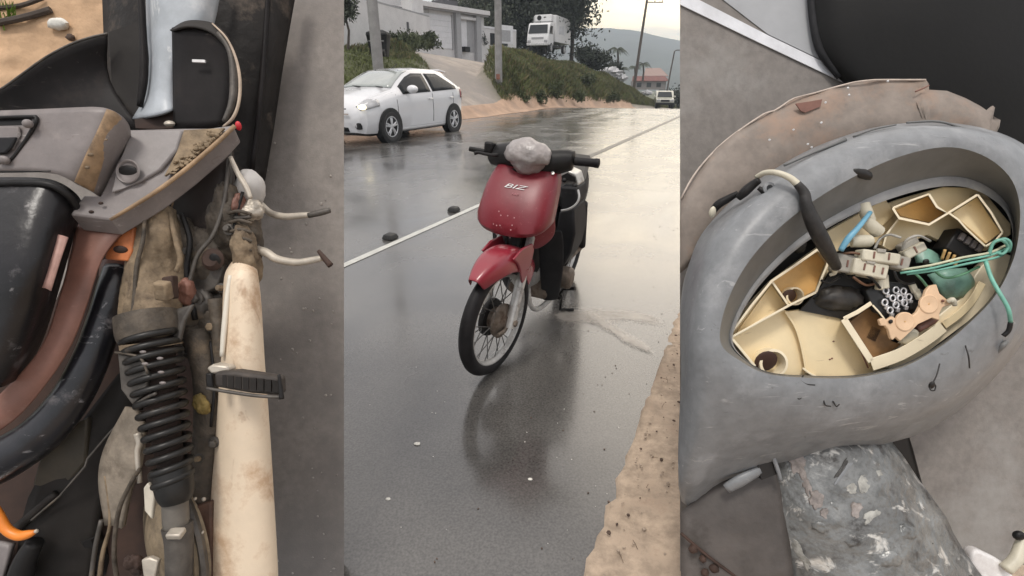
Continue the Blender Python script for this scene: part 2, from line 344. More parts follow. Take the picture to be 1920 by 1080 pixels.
# twigs and dead stalks on the verge
m_twig = mat('dead stalk', (.12, .08, .05), .9)
mb = M()
for i in range(130):
    p = fv(.05, 1.0)(); a = random.uniform(0, 6.3); l = random.uniform(.01, .05)
    q = p + Vector((math.cos(a) * l, math.sin(a) * l, random.uniform(0, .012))); mb.tube([p, (p + q) / 2 + Vector((0, 0, .003)), q], .0009, 4)
tag(mb.build('dead_stalks', m_twig, smooth=60), kind='stuff')
# muddy run-off crossing from under the scooter to the verge
m_run = mat('silty run-off water', (.46, .42, .375), .3, var=.2, scale=9, bump=.15, bscale=22, coat=.15, coatr=.3)
t = m_run.node_tree; b = t.nodes['Principled BSDF']; an = t.nodes.new('ShaderNodeAttribute'); an.attribute_name = 'silt'
rn = t.nodes.new('ShaderNodeTexNoise'); rn.inputs['Scale'].default_value = 13; rn.inputs['Detail'].default_value = 6; rn.inputs['Distortion'].default_value = .8
am = t.nodes.new('ShaderNodeMath'); am.operation = 'ADD'; t.links.new(an.outputs['Fac'], am.inputs[0]); t.links.new(rn.outputs[0], am.inputs[1])
ar = t.nodes.new('ShaderNodeMapRange'); ar.interpolation_type = 'SMOOTHSTEP'; ar.inputs['From Min'].default_value = .62; ar.inputs['From Max'].default_value = 1.5; ar.inputs['To Max'].default_value = .6; t.links.new(am.outputs[0], ar.inputs[0]); t.links.new(ar.outputs[0], b.inputs['Alpha'])
def runoff(path, dz):
    """a thin film of silty water along a path of (px, py, half width px); its silt thins out to the sides"""
    q = cr(path, 10); mb = M(); rows = []; col = []
    for i, (x, y, w) in enumerate(q):
        e = min(1, i / 8, (len(q) - 1 - i) / 8); rw = []
        for k in range(13):
            f = k / 6 - 1; p = ground_at(x + f * w * .25, y + f * w); p.z = dz; rw.append(p); col.append((1 - abs(f) ** 1.5) * e)
        rows.append(rw)
    mb.grid(rows); o = mb.build('runoff_water', m_run, smooth=180); at2 = o.data.attributes.new('silt', 'FLOAT', 'POINT')
    at2.data.foreach_set('value', col); tag(o, kind='structure')
runoff([(1020, 590, 12), (1060, 594, 18), (1100, 594, 20), (1140, 592, 17), (1180, 592, 15), (1215, 598, 13), (1252, 610, 10)], .003)
runoff([(1085, 590, 14), (1120, 602, 17), (1155, 622, 17), (1180, 638, 16), (1205, 650, 14), (1230, 664, 10)], .007)

# road studs beside the white line
m_stud = mat('dirty black road stud', (.025, .024, .023), .5, var=.3, dirt=(.1, .09, .08), damt=.35)
for i, (px, py) in enumerate(((732, 448), (851, 396), (925, 366))):
    p = ground_at(px, py) + Vector((0, 0, .003)); k = [1, 1, 1.3][i]
    t_ = thing('road_stud', ['black road stud beside the white line, nearest the left edge of the road view', 'black road stud beside the white line, left of the red scooter', 'greyish road stud partly behind the red front cover'][i], 'road stud', p, 'road studs along the white line', (0, 0, R(65)))
    mb = M(); hb = []
    for q, z in ((1, 0), (1, .012), (.8, .04), (.55, .048)): hb.append([Vector((a * .055 * q * k, c * .05 * q * k, z * k)) for a, c in ((-1, -1), (1, -1), (1, 1), (-1, 1))])
    mb.loft(hb); mb.build('stud_body', m_stud, t_, local=True, bevel=.004)
    mb = M(); mb.box((.0505 * k, 0, .021 * k), (.004, .06 * k, .014 * k), Matrix.Rotation(R(-20), 3, 'Y')); mb.build('reflector', mat('stud reflector', (.25, .24, .22), .2), t_, local=True)

# ---------------------------------------------------------------- vegetation
def tri_mesh(name, V, F, mt):
    me = bpy.data.meshes.new(name); k = F.shape[1]
    me.vertices.add(len(V)); me.vertices.foreach_set('co', V.astype(np.float32).reshape(-1))
    me.loops.add(F.size); me.loops.foreach_set('vertex_index', F.astype(np.int32).reshape(-1))
    me.polygons.add(len(F)); me.polygons.foreach_set('loop_start', np.arange(0, F.size, k, dtype=np.int32)); me.polygons.foreach_set('loop_total', np.full(len(F), k, np.int32))
    me.update(); me.validate(); me.materials.append(mt)
    o = bpy.data.objects.new(name, me); COL.objects.link(o); return o
def leaves(C, size, mt, name, parent=None, org=(0, 0, 0), flat=0.):
    n = len(C); s = size * np.random.uniform(.5, 1.3, (n, 1))
    a = np.random.normal(size=(n, 3)); a[:, 2] *= (1 - flat); a /= np.linalg.norm(a, axis=1, keepdims=True); b = np.random.normal(size=(n, 3)); b -= a * (a * b).sum(1, keepdims=True); b /= np.linalg.norm(b, axis=1, keepdims=True)
    V = np.stack([C - a * s, C + b * s * .42, C + a * s, C - b * s * .42], 1).reshape(-1, 3) - np.array(org); F = np.arange(4 * n).reshape(n, 4)
    o = tri_mesh(name, V, F, mt); o.parent = parent; return o
def cloud(c, r, clumps, per, cs=.35, hollow=.55):
    c = np.array(c); r = np.array(r); d = np.random.normal(size=(clumps, 3)); d /= np.linalg.norm(d, axis=1, keepdims=True)
    cc = c + d * r * np.random.uniform(hollow, 1, (clumps, 1)); k = np.random.normal(size=(clumps * per, 3)) * cs * r.mean() * .5
    return np.repeat(cc, per, 0) + k
m_lv_dark = leafmat('dark evergreen leaves', (.034, .042, .030)); m_lv_mid = leafmat('green leaves', (.062, .075, .036)); m_lv_grey = leafmat('greyish leaves', (.075, .088, .06)); m_bark = mat('bark', (.07, .055, .045), .9, bump=.6, bscale=20)
m_palm = leafmat('palm fronds', (.05, .06, .035))

# grass on the banks (stuff)
def grass(name, n, u0, u1, w0, w1, h0, h1, mt):
    h0 *= .85; h1 *= .85; u = np.random.uniform(u0, u1, n); w = w0 + (w1 - w0) * np.random.random(n) ** 1.3; v = -9.6 - w
    x = DX * u + DY * v; y = DY * u - DX * v; z, gr_ = terrain(x, y); k = gr_ > .45; x, y, z = x[k], y[k], z[k]; n = len(x)
    patch = .55 + .9 * (np.sin(x * .9 + 2 * np.sin(y * .5)) * np.sin(y * .8 + x * .3) * .5 + .5)
    h = np.random.uniform(h0, h1, n) * patch; a = np.random.uniform(0, 2 * np.pi, n); wd = np.random.uniform(.008, .02, n); ln = np.random.normal(0, .35, (n, 2)) * h[:, None]
    dx, dy = np.cos(a) * wd, np.sin(a) * wd; z = z - .06
    V = np.stack([np.stack([x - dx, y - dy, z], -1), np.stack([x + dx, y + dy, z], -1), np.stack([x + dx * .6 + ln[:, 0] * .4, y + dy * .6 + ln[:, 1] * .4, z + h * .65], -1), np.stack([x + ln[:, 0], y + ln[:, 1], z + h * .95], -1)], 1).reshape(-1, 3)
    o = tri_mesh(name, V, np.arange(4 * n).reshape(n, 4), mt); tag(o, kind='stuff'); return o
m_gr1 = leafmat('bank grass', (.105, .12, .045)); m_gr2 = leafmat('dry bank grass', (.14, .115, .06)); m_gr3 = leafmat('weeds', (.062, .076, .032))
grass('bank_grass', 130000, 19, 80, .12, 9, .10, .30, m_gr1); grass('dry_grass', 40000, 19, 80, .2, 8, .12, .34, m_gr2); grass('weeds', 60000, 19, 78, .12, 9, .10, .26, m_gr3)
grass('lawn_grass', 50000, 4, 26, .3, 12, .05, .18, m_gr1)

def bush(px, py, Y, r, label, mt, n=26, per=60, ls=.12, group=None, sink=.3, name='bush'):
    c = at(px, py, Y); t_ = thing(name, label, name.split('_')[-1], (c.x, c.y, c.z - r[2] * .9), group)
    C = cloud(c, r, n, per, .5, .3); leaves(C, ls, mt, 'foliage', t_, t_.location)
    mb = M()
    for k in range(4): mb.tube([c - Vector((0, 0, r[2] * 1.0)), c + Vector((random.uniform(-.5, .5) * r[0], random.uniform(-.5, .5) * r[1], r[2] * .2))], [.05, .02], 6)
    mb.build('stem', m_bark, t_); return t_
bush(750, 79, 30, (1.0, .6, .26), 'low clipped shrub under the white wall, right beside the dark bin', m_lv_mid, 30, 70, .1)
bush(776, 79, 32, (.9, .6, .28), 'middle shrub of the row under the white perimeter wall', m_lv_mid, 30, 70, .1)
bush(806, 76, 34, (.55, .5, .40), 'taller rounded shrub next to the garage door', m_lv_mid, 30, 70, .1)
bush(1118, 113, 49, (1.5, 1.2, .8), 'dark bush on top of the bank to the right of the truck', m_lv_dark, 34, 70, .16)
bush(1098, 100, 48, (1.0, 1.0, .7), 'small dark shrub on the bank crest beneath the truck tail', m_lv_dark, 20, 60, .14)
bush(1146, 132, 54, (1.2, 1.0, .5), 'bush on the falling bank below the palm', m_lv_dark, 30, 60, .16)
bush(1272, 183, 66, (1.7, 1.2, 1.2), 'dark bush behind the pickup at the roadside', m_lv_dark, 26, 60, .18)
for i, (px, py, s) in enumerate(((1085, 180, .28), (1010, 184, .28), (1040, 165, .4), (1150, 183, .3), (935, 172, .4), (1105, 150, .35), (970, 186, .28))):
    bush(px, py, [31, 26.6, 29, 37, 24.5, 36, 25][i], (s * 1.7, s, s), ['leafy weed clump at the foot of the bank, below the bank\'s middle', 'leafy weed clump at the foot of the bank, beside orange dirt patch', 'tall weed clump halfway up the bank', 'weed clump near the far low end of the bank', 'weed clump at the base of the right concrete pole', 'weed clump high on the bank below the dark bush', 'small weed clump on the dirt edge right of the pole foot'][i], [m_gr3, m_lv_mid][i % 2], 16, 45, .08, name='weed_plant')

def tree(px, pyc, Y, r, label, mt, clumps, per, ls, trunk_r=.25, cs=.35, base=None):
    c = at(px, pyc, Y); zb = base if base is not None else float(terrain(c.x, c.y)[0]); t_ = thing('tree', label, 'tree', (c.x, c.y, zb - .1))
    C = cloud(c, r, clumps, per, cs, .25); leaves(C, ls, mt, 'crown', t_, t_.location)
    mb = M(); b = Vector((c.x, c.y, zb - .1)); top = c + Vector((0, 0, -.2 * r[2]))
    mb.tube([b, (b + top) / 2 + Vector((.15, 0, 0)), top], [trunk_r * 1.25, trunk_r, trunk_r * .7], 10)
    for k in range(7):
        d = Vector((random.uniform(-1, 1) * r[0] * .7, random.uniform(-1, 1) * r[1] * .7, random.uniform(.0, .7) * r[2])); s0 = b.lerp(top, random.uniform(.6, 1))
        mb.tube([s0, s0 + d * .5 + Vector((0, 0, .2)), c + d], [trunk_r * .45, trunk_r * .3, trunk_r * .12], 7)
    mb.build('trunk', m_bark, t_); return t_
tree(1010, -25, 56, (5.3, 5, 6.2), 'huge dark evergreen tree spreading over the box truck', m_lv_dark, 260, 150, .22, .42, .36)
tree(1074, 2, 57, (2.3, 2.3, 3.2), 'feathery dark tree crown at the right edge of the big evergreen', m_lv_dark, 60, 110, .16, .2, .42)
tree(905, 12, 52, (2.6, 2.5, 4.2), 'loose grey-green tree behind the garage roof with sky showing through', m_lv_grey, 60, 70, .17, .18, .36)
tree(948, 30, 60, (2.5, 2.5, 4.0), 'sparse dark tree between the pole and the truck', m_lv_dark, 70, 80, .18, .2, .36)
tree(868, 5, 60, (3.0, 2.5, 4.5), 'pale loose tree rising behind the house chimney', m_lv_grey, 50, 70, .18, .2, .36)
tree(642, 8, 24, (.6, .6, .5), 'small leafy tree at the left end of the white wall', m_lv_grey, 26, 50, .1, .05, .5)
def palm(px, py, pyb, Y, fr, label):
    c = at(px, py, Y); b = at(px - 1, pyb, Y); t_ = thing('palm_tree', label, 'palm', b, 'palms beyond the bank')
    mb = M(); mb.tube([b, b.lerp(c, .5) + Vector((.12, 0, 0)), c], [.2, .14, .12], 8); mb.build('trunk', m_bark, t_)
    for k in range(13):
        a = k * 2.4; el = random.uniform(.1, 1.0); pts = []
        for q in range(7):
            s = q / 6; pts.append(c + Vector((math.cos(a) * fr * s, math.sin(a) * fr * s, fr * (el * s - (.55 + el * .75) * s * s))))
        mb = M(); mb.tube(pts, [.03 * (1 - i / 7.5) for i in range(7)], 4)
        for q in range(1, 22):
            s = q / 21 * 5.99; i = int(s); p = pts[i].lerp(pts[i + 1], s - i); dr = (pts[i + 1] - pts[i]).normalized(); sd_ = dr.cross(Vector((0, 0, 1))).normalized(); l = fr * .28 * math.sin(math.pi * min(1, .15 + q / 24))
            for g_ in (-1, 1):
                e = p + sd_ * g_ * l + dr * l * .5 + Vector((0, 0, -l * .45)); mb.add([p - dr * .035, p + dr * .035, e], [(0, 1, 2)])
        mb.build('frond', m_palm, t_, smooth=0)
palm(1158, 93, 128, 76, 1.75, 'tallest palm with star-shaped crown against the grey mountain')
palm(1206, 120, 152, 92, 1.6, 'small palm right of the wooden pole')
palm(1190, 126, 152, 96, 1.3, 'thin short palm just behind the wooden pole')
palm(1168, 128, 152, 90, 1.2, 'low palm tuft left of the wooden pole, below the tallest palm')

# ---------------------------------------------------------------- mountain
m_mt = mat('forested mountain', (.05, .06, .05), .95, var=.4, scale=.02)
rows = []
for k in range(12):
    rw = []
    for i in range(121):
        az = R(-60 + i); pxd = 960 + 935 * math.tan(az) * .93
        ridge = 76 + 10 * math.sin(az * 5 + .6) + (8 if True else 0) * noise.fractal(Vector((az * 6, 0, 0)), 1, 2, 5) - 26 * float(sm(R(11.5), R(20), np.array(az)))
        f = k / 11; rr = 360 + 560 * f + (260 * max(0, f - .82) / .18 * 0)
        hgt = ridge * (f ** 1.15) + 5 * noise.fractal(Vector((az * 14, f * 5, 2)), 1, 2, 5) * (f * (1.02 - f) * 4)
        rw.append(Vector((math.sin(az) * rr, math.cos(az) * rr, hgt - 7)))
    rows.append(rw)
for f in (.55, -.02):
    rows.append([Vector((p.x * 1.12 if f < 0 else p.x * 1.06, p.y * 1.12 if f < 0 else p.y * 1.06, (p.z + 7) * f - 7)) for p in rows[11]])
mb = M(); mb.grid(rows); tag(mb.build('mountain', m_mt, smooth=180), kind='structure')
# near wooded rise between the road end and the mountain
# ---------------------------------------------------------------- house, walls, poles
m_wall = mat('white rendered wall', (.62, .61, .61), .8, var=.06, scale=1.5, dirt=(.40, .39, .38), damt=.28, dscale=.9)
m_conc = mat('weathered concrete', (.25, .245, .24), .85, var=.15, scale=3, dirt=(.15, .145, .14), damt=.4, dscale=1.2, bump=.3, bscale=30)
m_grey = mat('grey painted trim', (.33, .33, .34), .6, var=.1)
m_dgrey = mat('dark roof cladding', (.09, .09, .095), .7, var=.2)
m_door = mat('white garage door', (.66, .66, .68), .45, var=.05, scale=3)
m_glass = mat('dark glass', (.022, .025, .027), .06, var=.1, spec=.3)
m_black = mat('black plastic', (.014, .014, .014), .45, spec=.25, var=.3, scale=20, dirt=(.06, .055, .05), damt=.3, dscale=8)
def zat(py, Y): return at(960, py, Y).z
a_ = at(600, 60, 25.5); b_ = at(722, 70, 31.5); c_ = at(808, 80, 37.5)
wl = thing('perimeter_wall', 'long white rendered boundary wall left of the garage', 'wall', (a_.x, a_.y, 1.5))
mb = M(); mb.slab(a_, c_, 1.5, 5.15, .2); mb.build('wall_panel', m_wall, wl)
mb = M(); mb.slab((a_.x, a_.y - .03), (c_.x, c_.y - .03), 5.152, 5.24, .26); mb.build('coping', m_grey, wl)
dv = (c_ - a_); dv.z = 0; dv.normalize(); nn = Vector((dv.y, -dv.x, 0))
q = at(764, 44, 34.2); mb = M(); f_ = Matrix((( dv.x, nn.x, 0), (dv.y, nn.y, 0), (0, 0, 1)))
L0 = (q - a_).dot(dv); base = Vector((a_.x, a_.y, 0)) + dv * L0
mb.box(base + nn * .03 + Vector((0, 0, 4.3)), (.16, .1, .5), f_); mb.build('meter_box', m_dgrey, wl)
# building seen above the wall
hb = thing('house', 'white house with dark eaves, white garage door and grey gate porch up the drive', 'house', (c_.x, c_.y, 3.2))
p0 = at(808, 86, 38); p1 = at(866, 88, 40.5); p2 = at(908, 90, 42.5)
zt = 5.75
mb = M(); mb.slab(p0, p2, 1.8, zt + .35, 4.5); mb.build('garage_wall', m_wall, hb)
def face(pa, pb, px0, px1, z0, z1, proud, t, name, mt, par=hb, **kw):
    """box on the garage front between two columns of the facade"""
    d = (pb - pa); d.z = 0; d.normalize(); n_ = Vector((d.y, -d.x, 0))
    def hit(px):
        r = FW + (px - 960) / 935 * RT; r = Vector((r.x, r.y)); den = r.x * n_.x + r.y * n_.y; s = ((pa.x - CAM.x) * n_.x + (pa.y - CAM.y) * n_.y) / den
        return Vector((CAM.x + r.x * s, CAM.y + r.y * s, 0))
    A = hit(px0) + n_ * (proud + .001); B = hit(px1) + n_ * (proud + .001)
    mb = M(); mb.slab(A, B, z0, z1, t + proud); return mb.build(name, mt, par, **kw)
# note: at the far rows a column of the picture is steeper; widths follow the facade
kx = 1.0
fl = [(814, 863)]
for k in range(6):
    face(p0, p2, 818.5, 866, 3.36 + k * .345, 3.36 + k * .345 + .335, .05, .1, 'door_panel', m_door, smooth=0)
face(p0, p2, 816.5, 818.2, 3.3, 5.5, .09, .1, 'door_frame', m_grey); face(p0, p2, 866.3, 868, 3.3, 5.5, .09, .1, 'door_frame', m_grey)
face(p0, p2, 800, 918, zt, zt + .28, .55, .5, 'roof_fascia', m_wall); face(p0, p2, 800, 918, zt - .1, zt - .004, .4, .3, 'soffit', m_grey)
face(p0, p2, 798, 815, zt - .45, zt + .38, .62, .3, 'fascia_block', m_wall)
for px in (870, 901): face(p0, p2, px, px + 7, 2.0, zt - .1, .3, .2, 'porch_column', m_grey)
face(p0, p2, 878, 890, 3.2, 5.2, .02, .05, 'gate_leaf', m_door); face(p0, p2, 890.3, 900, 3.2, 5.3, .03, .05, 'dark_doorway', m_grey)
face(p0, p2, 877, 901, 5.32, 5.5, .25, .2, 'lintel', m_wall)
face(p0, p2, 881, 889, 3.22, 3.55, .35, .2, 'step_planter', m_black)
# upper storey behind
u0 = at(640, 0, 34); u1 = at(800, 0, 46)
mb = M(); mb.slab((u0.x - 2, u0.y), (u1.x - 1.5, u1.y), 3, 9.5, 6); mb.build('upper_wall', m_wall, hb)
u2 = at(735, 20, 38.2); u3 = at(790, 26, 41.5); mb = M(); mb.slab(u2, u3, 4.5, 5.95, .3); mb.build('dark_gutter', m_dgrey, hb)
u4 = at(829, 0, 44); u5 = at(858, 0, 45.3); mb = M(); mb.slab(u4, u5, 5, 7.05, 1.2); mb.build('chimney', m_dgrey, hb)
u6 = at(758, 5, 40); mb = M(); mb.tube([Vector((u6.x, u6.y, 4.5)), Vector((u6.x, u6.y, 8.5))], .08, 8); mb.build('down_pipe', m_dgrey, hb)
rf0 = at(800, 0, 40); 
# low wall with openings right of the porch
l0 = at(902, 88, 43.5); l1 = at(968, 88, 47)
lw = thing('garden_wall', 'low pale garden wall with window openings to the right of the gate porch', 'wall', l0)
mb = M(); mb.slab(l0, l1, 1.8, 5.05, .2); mb.build('wall_panel', m_wall, lw); mb = M(); mb.slab((l0.x, l0.y - .05), (l1.x, l1.y - .05), 5.054, 5.2, .32); mb.build('coping', m_door, lw)
for px in (908, 926, 944): face(l0, l1, px, px + 9, 3.9, 4.75, .02, .05, 'window', m_glass, lw)
bush(903, 76, 42.6, (.45, .4, .6), 'dark potted shrub by the low garden wall', m_lv_dark, 12, 50, .09)
# white signboard past the pole
s0 = at(938, 90, 44); s1 = at(962, 90, 45); sb = thing('signboard', 'plain white board on posts between the right pole and the truck', 'sign', s0)
mb = M(); mb.slab(s0, s1, 4.0, 5.3, .06); mb.build('board', m_door, sb); mb = M(); mb.slab(s0.lerp(s1, .12) - Vector((0, .03, 0)), s0.lerp(s1, .8) - Vector((0, .03, 0)), 4.15, 4.95, .02); mb.build('opening', m_grey, sb)
for f in (.05, .95): mb = M(); q = s0.lerp(s1, f); mb.box(Vector((q.x, q.y + .1, 4)), (.08, .08, 2.4)); mb.build('post', m_door, sb)

def pole(px, py, Y, h, r, label, name='utility_pole', lean=0, mt=None):
    b = at(px, py, Y); t_ = thing(name, label, 'pole', b, 'poles along the road')
    mb = M(); mb.tube([b - Vector((0, 0, .6)), b + Vector((lean * .5, 0, h * .5)), b + Vector((lean, 0, h))], [r * 1.12, r * .95, r * .75], 14); mb.build('shaft', mt or m_conc, t_, smooth=60)
    return t_, b
t_, b = pole(709, 124, 17, 9, .155, 'thick grey concrete pole on the grass behind the white car')
mb = M(); mb.lathe([(.158, 0), (.158, .05)], b + Vector((-.02, 0, 3.2)), (0, 0, 1), 14); mb.build('band', m_dgrey, t_)
t_, b = pole(935, 152, 24.3, 9.5, .15, 'concrete pole at the corner of dirt drive and bank')
mb = M(); mb.box(b + Vector((-.02, -.2, .18)), (.16, .1, .22)); mb.build('base_tag', mat('rusty tag', (.22, .09, .06), .7), t_)
m_wood = mat('dark wooden pole', (.085, .07, .06), .85, var=.3)
t_, b = pole(1187, 172, 62, 9.3, .16, 'slender dark wooden pole with a crossarm before the mountain', lean=.65, mt=m_wood)
top = b + Vector((.62, 0, 9.0)); mb = M(); mb.box(top + Vector((.85, 0, .05)), (1.9, .1, .1)); mb.build('crossarm', m_conc, t_)
for k in (.1, .9, 1.7): mb = M(); mb.lathe([(.03, 0), (.05, .04), (.03, .09), (.05, .13), (.02, .18)], top + Vector((k, 0, .1)), (0, 0, 1), 8); mb.build('insulator', m_conc, t_)
t_, b = pole(1249, 176, 82, 5.9, .12, 'grey lamp post with a bent arm at the far right', 'lamp_post', .55, m_wood)
top = b + Vector((.55, 0, 5.9)); mb = M(); mb.tube([top, top + Vector((.3, 0, .15)), top + Vector((2.2, 0, .2))], .07, 8); mb.build('arm', m_wood, t_)
mb = M(); mb.ball(top + Vector((2.5, 0, .15)), (.4, .15, .1)); mb.build('lamp_head', m_conc, t_)

# black bin behind the left pole
q = at(713, 106, 18.6); bt = thing('waste_bin', 'black covered bin standing behind the thick left pole', 'bin', q)
mb = M(); mb.loft([[q + Vector((sx * w, sy * w * .8, z)) for sx, sy in ((-1, -1), (-.2, -1.15), (1, -1), (1.1, 0), (1, 1), (-1, 1), (-1.1, 0))] for w, z in ((.25, 0), (.31, .4), (.34, .62), (.35, .64), (.33, .72), (.16, .80), (.05, .81))]); mb.build('bin_body', m_black, bt, smooth=50)
mb = M(); mb.box(q + Vector((0, -.37, .45)), (.5, .02, .03)); mb.build('strap', m_conc, bt)
mb = M(); mb.lathe([(.05, -.05), (.12, -.04), (.12, .04), (.05, .05)], q + Vector((.2, -.3, .1)), (1, 0, 0), 16); mb.build('wheel', m_black, bt)

# far red roofed building and pale sheeting, litter
q = at(1200, 166, 112); fb = thing('roadside_building', 'low building with dark red tiled roof in the hazy distance', 'building', q)
m_red = mat('red roof tiles', (.15, .06, .05), .8, var=.25, scale=2); m_pink = mat('faded roof tiles', (.27, .19, .165), .8, var=.15)
mb = M(); mb.box(q + Vector((1.6, 0, .6)), (6.6, 3, 1.6)); mb.build('wall', mat('shaded render', (.22, .2, .19), .8), fb)
mb = M(); z0 = q.z + 1.45; mb.prism([q + Vector((-2.2, -1.9, 1.40)), q + Vector((5.4, -1.9, 1.40)), q + Vector((5.0, .2, 2.3)), q + Vector((-1.7, .2, 2.3))], (0, 0, .1)); mb.build('roof', m_red, fb)
mb = M(); mb.prism([q + Vector((1.0, 2, 2.35)), q + Vector((6.2, 2, 2.35)), q + Vector((5.2, 5, 3.9)), q + Vector((2.0, 5, 3.9))], (0, 0, .12)); mb.build('rear_roof', m_pink, fb)
for k in range(3): mb = M(); mb.box(q + Vector((-.6 + k * 2, -1.53, .7)), (.9, .06, .8)); mb.build('window', m_glass, fb, smooth=0)
m_sheet = mat('white sheeting', (.5, .5, .51), .6, var=.15, scale=3)
for i, (px, py, s) in enumerate(((1145, 137, 1.1), (1163, 146, .75), (1213, 174, .6))):
    q = at(px, py, [52, 54, 62][i]); mb = M(); mb.ball(q, (s * .95, s * .5, s * .42), 26, 16, .55, 3.1)
    tag(mb.build('white_sheeting', m_sheet, smooth=30), ['crumpled white sheeting on the far shoulder of the bank, larger heap', 'smaller crumpled white sheeting lower down the far bank', 'thin white scrap lying near the road right of the wooden pole'][i], 'sheeting', 'white sheeting on the far bank')
q = at(985, 155, 27.6); mb = M(); mb.prism([q + Vector(v) for v in ((-.17, 0, .05), (.12, 0, -.03), (.17, 0, -.02), (.14, .05, .03), (-.12, .05, .08))], (0, .01, .03)); tag(mb.build('paper_scrap', m_sheet), 'small white paper scrap caught halfway up the grassy bank', 'litter')

# ---------------------------------------------------------------- vehicles
m_carw = mat('white car paint', (.64, .64, .655), .25, var=.02, scale=2, coat=1, dirt=(.55, .53, .5), damt=.14, dscale=2.5, drough=.5)
m_tyre = mat('tyre rubber', (.022, .021, .022), .6, var=.3, scale=14, dirt=(.06, .05, .045), damt=.35, dscale=9)
m_alloy = mat('alloy', (.55, .55, .56), .3, metal=.8, var=.1); m_chrome = mat('chrome', (.7, .7, .7), .15, metal=1, var=.08)
m_screen = mat('windscreen', (.26, .285, .27), .06, var=.05, spec=1, coat=1, coatr=.02)  # pale base stands in for the sky reflected in the screen
m_lit = mat('lit lamp', (1, .86, .52), .3, emis=2.4); m_lens = mat('lamp lens', (.35, .35, .36), .08, var=.2, scale=9, coat=1)
m_redl = mat('red lamp', (.25, .02, .02), .2, coat=1); m_plate = mat('plate grey', (.5, .5, .5), .5)

def wheel(par, c, r, w, side, mt_rim=m_alloy, spokes=5):
    """a car wheel: axle along local Y; parts tyre, rim, spoke"""
    c = Vector(c); we = bpy.data.objects.new('wheel', None); COL.objects.link(we); we.parent = par; we.location = c
    prof = [(r * .66, -w * .42), (r * .78, -w * .5), (r * .93, -w * .5), (r * .99, -w * .32), (r, 0), (r * .99, w * .32), (r * .93, w * .5), (r * .78, w * .5), (r * .66, w * .42)]
    mb = M(); mb.lathe(prof, (0, 0, 0), (0, side, 0), 36); mb.build('tyre', m_tyre, we, local=True)
    mb = M(); mb.lathe([(r * .66, w * .42), (r * .64, w * .44), (r * .6, w * .36), (r * .55, w * .1), (.02, w * .08)], (0, 0, 0), (0, side, 0), 36); mb.build('rim', m_black, we, local=True)
    for k in range(spokes):
        a = 2 * math.pi * k / spokes + .3
        for da in (-.16, .16):
            p = Vector((math.cos(a) * r * .12, side * w * .44, math.sin(a) * r * .12)); e = Vector((math.cos(a + da) * r * .63, side * w * .38, math.sin(a + da) * r * .63))
            mb = M(); mb.tube([p, p.lerp(e, .5) + Vector((0, side * .01, 0)), e], [.028, .022, .019], 6, flat=.6); mb.build('spoke', mt_rim, we, local=True)
    mb = M(); mb.lathe([(r * .16, w * .36), (r * .15, w * .47), (r * .08, w * .5), (.001, w * .5)], (0, 0, 0), (0, side, 0), 16); mb.build('hub_cap', mt_rim, we, local=True)
    mb = M(); mb.lathe([(r * .655, w * .40), (r * .68, w * .46), (r * .63, w * .46), (r * .61, w * .40)], (0, 0, 0), (0, side, 0), 36, closed=True); mb.build('rim_lip', mt_rim, we, local=True)
    return we

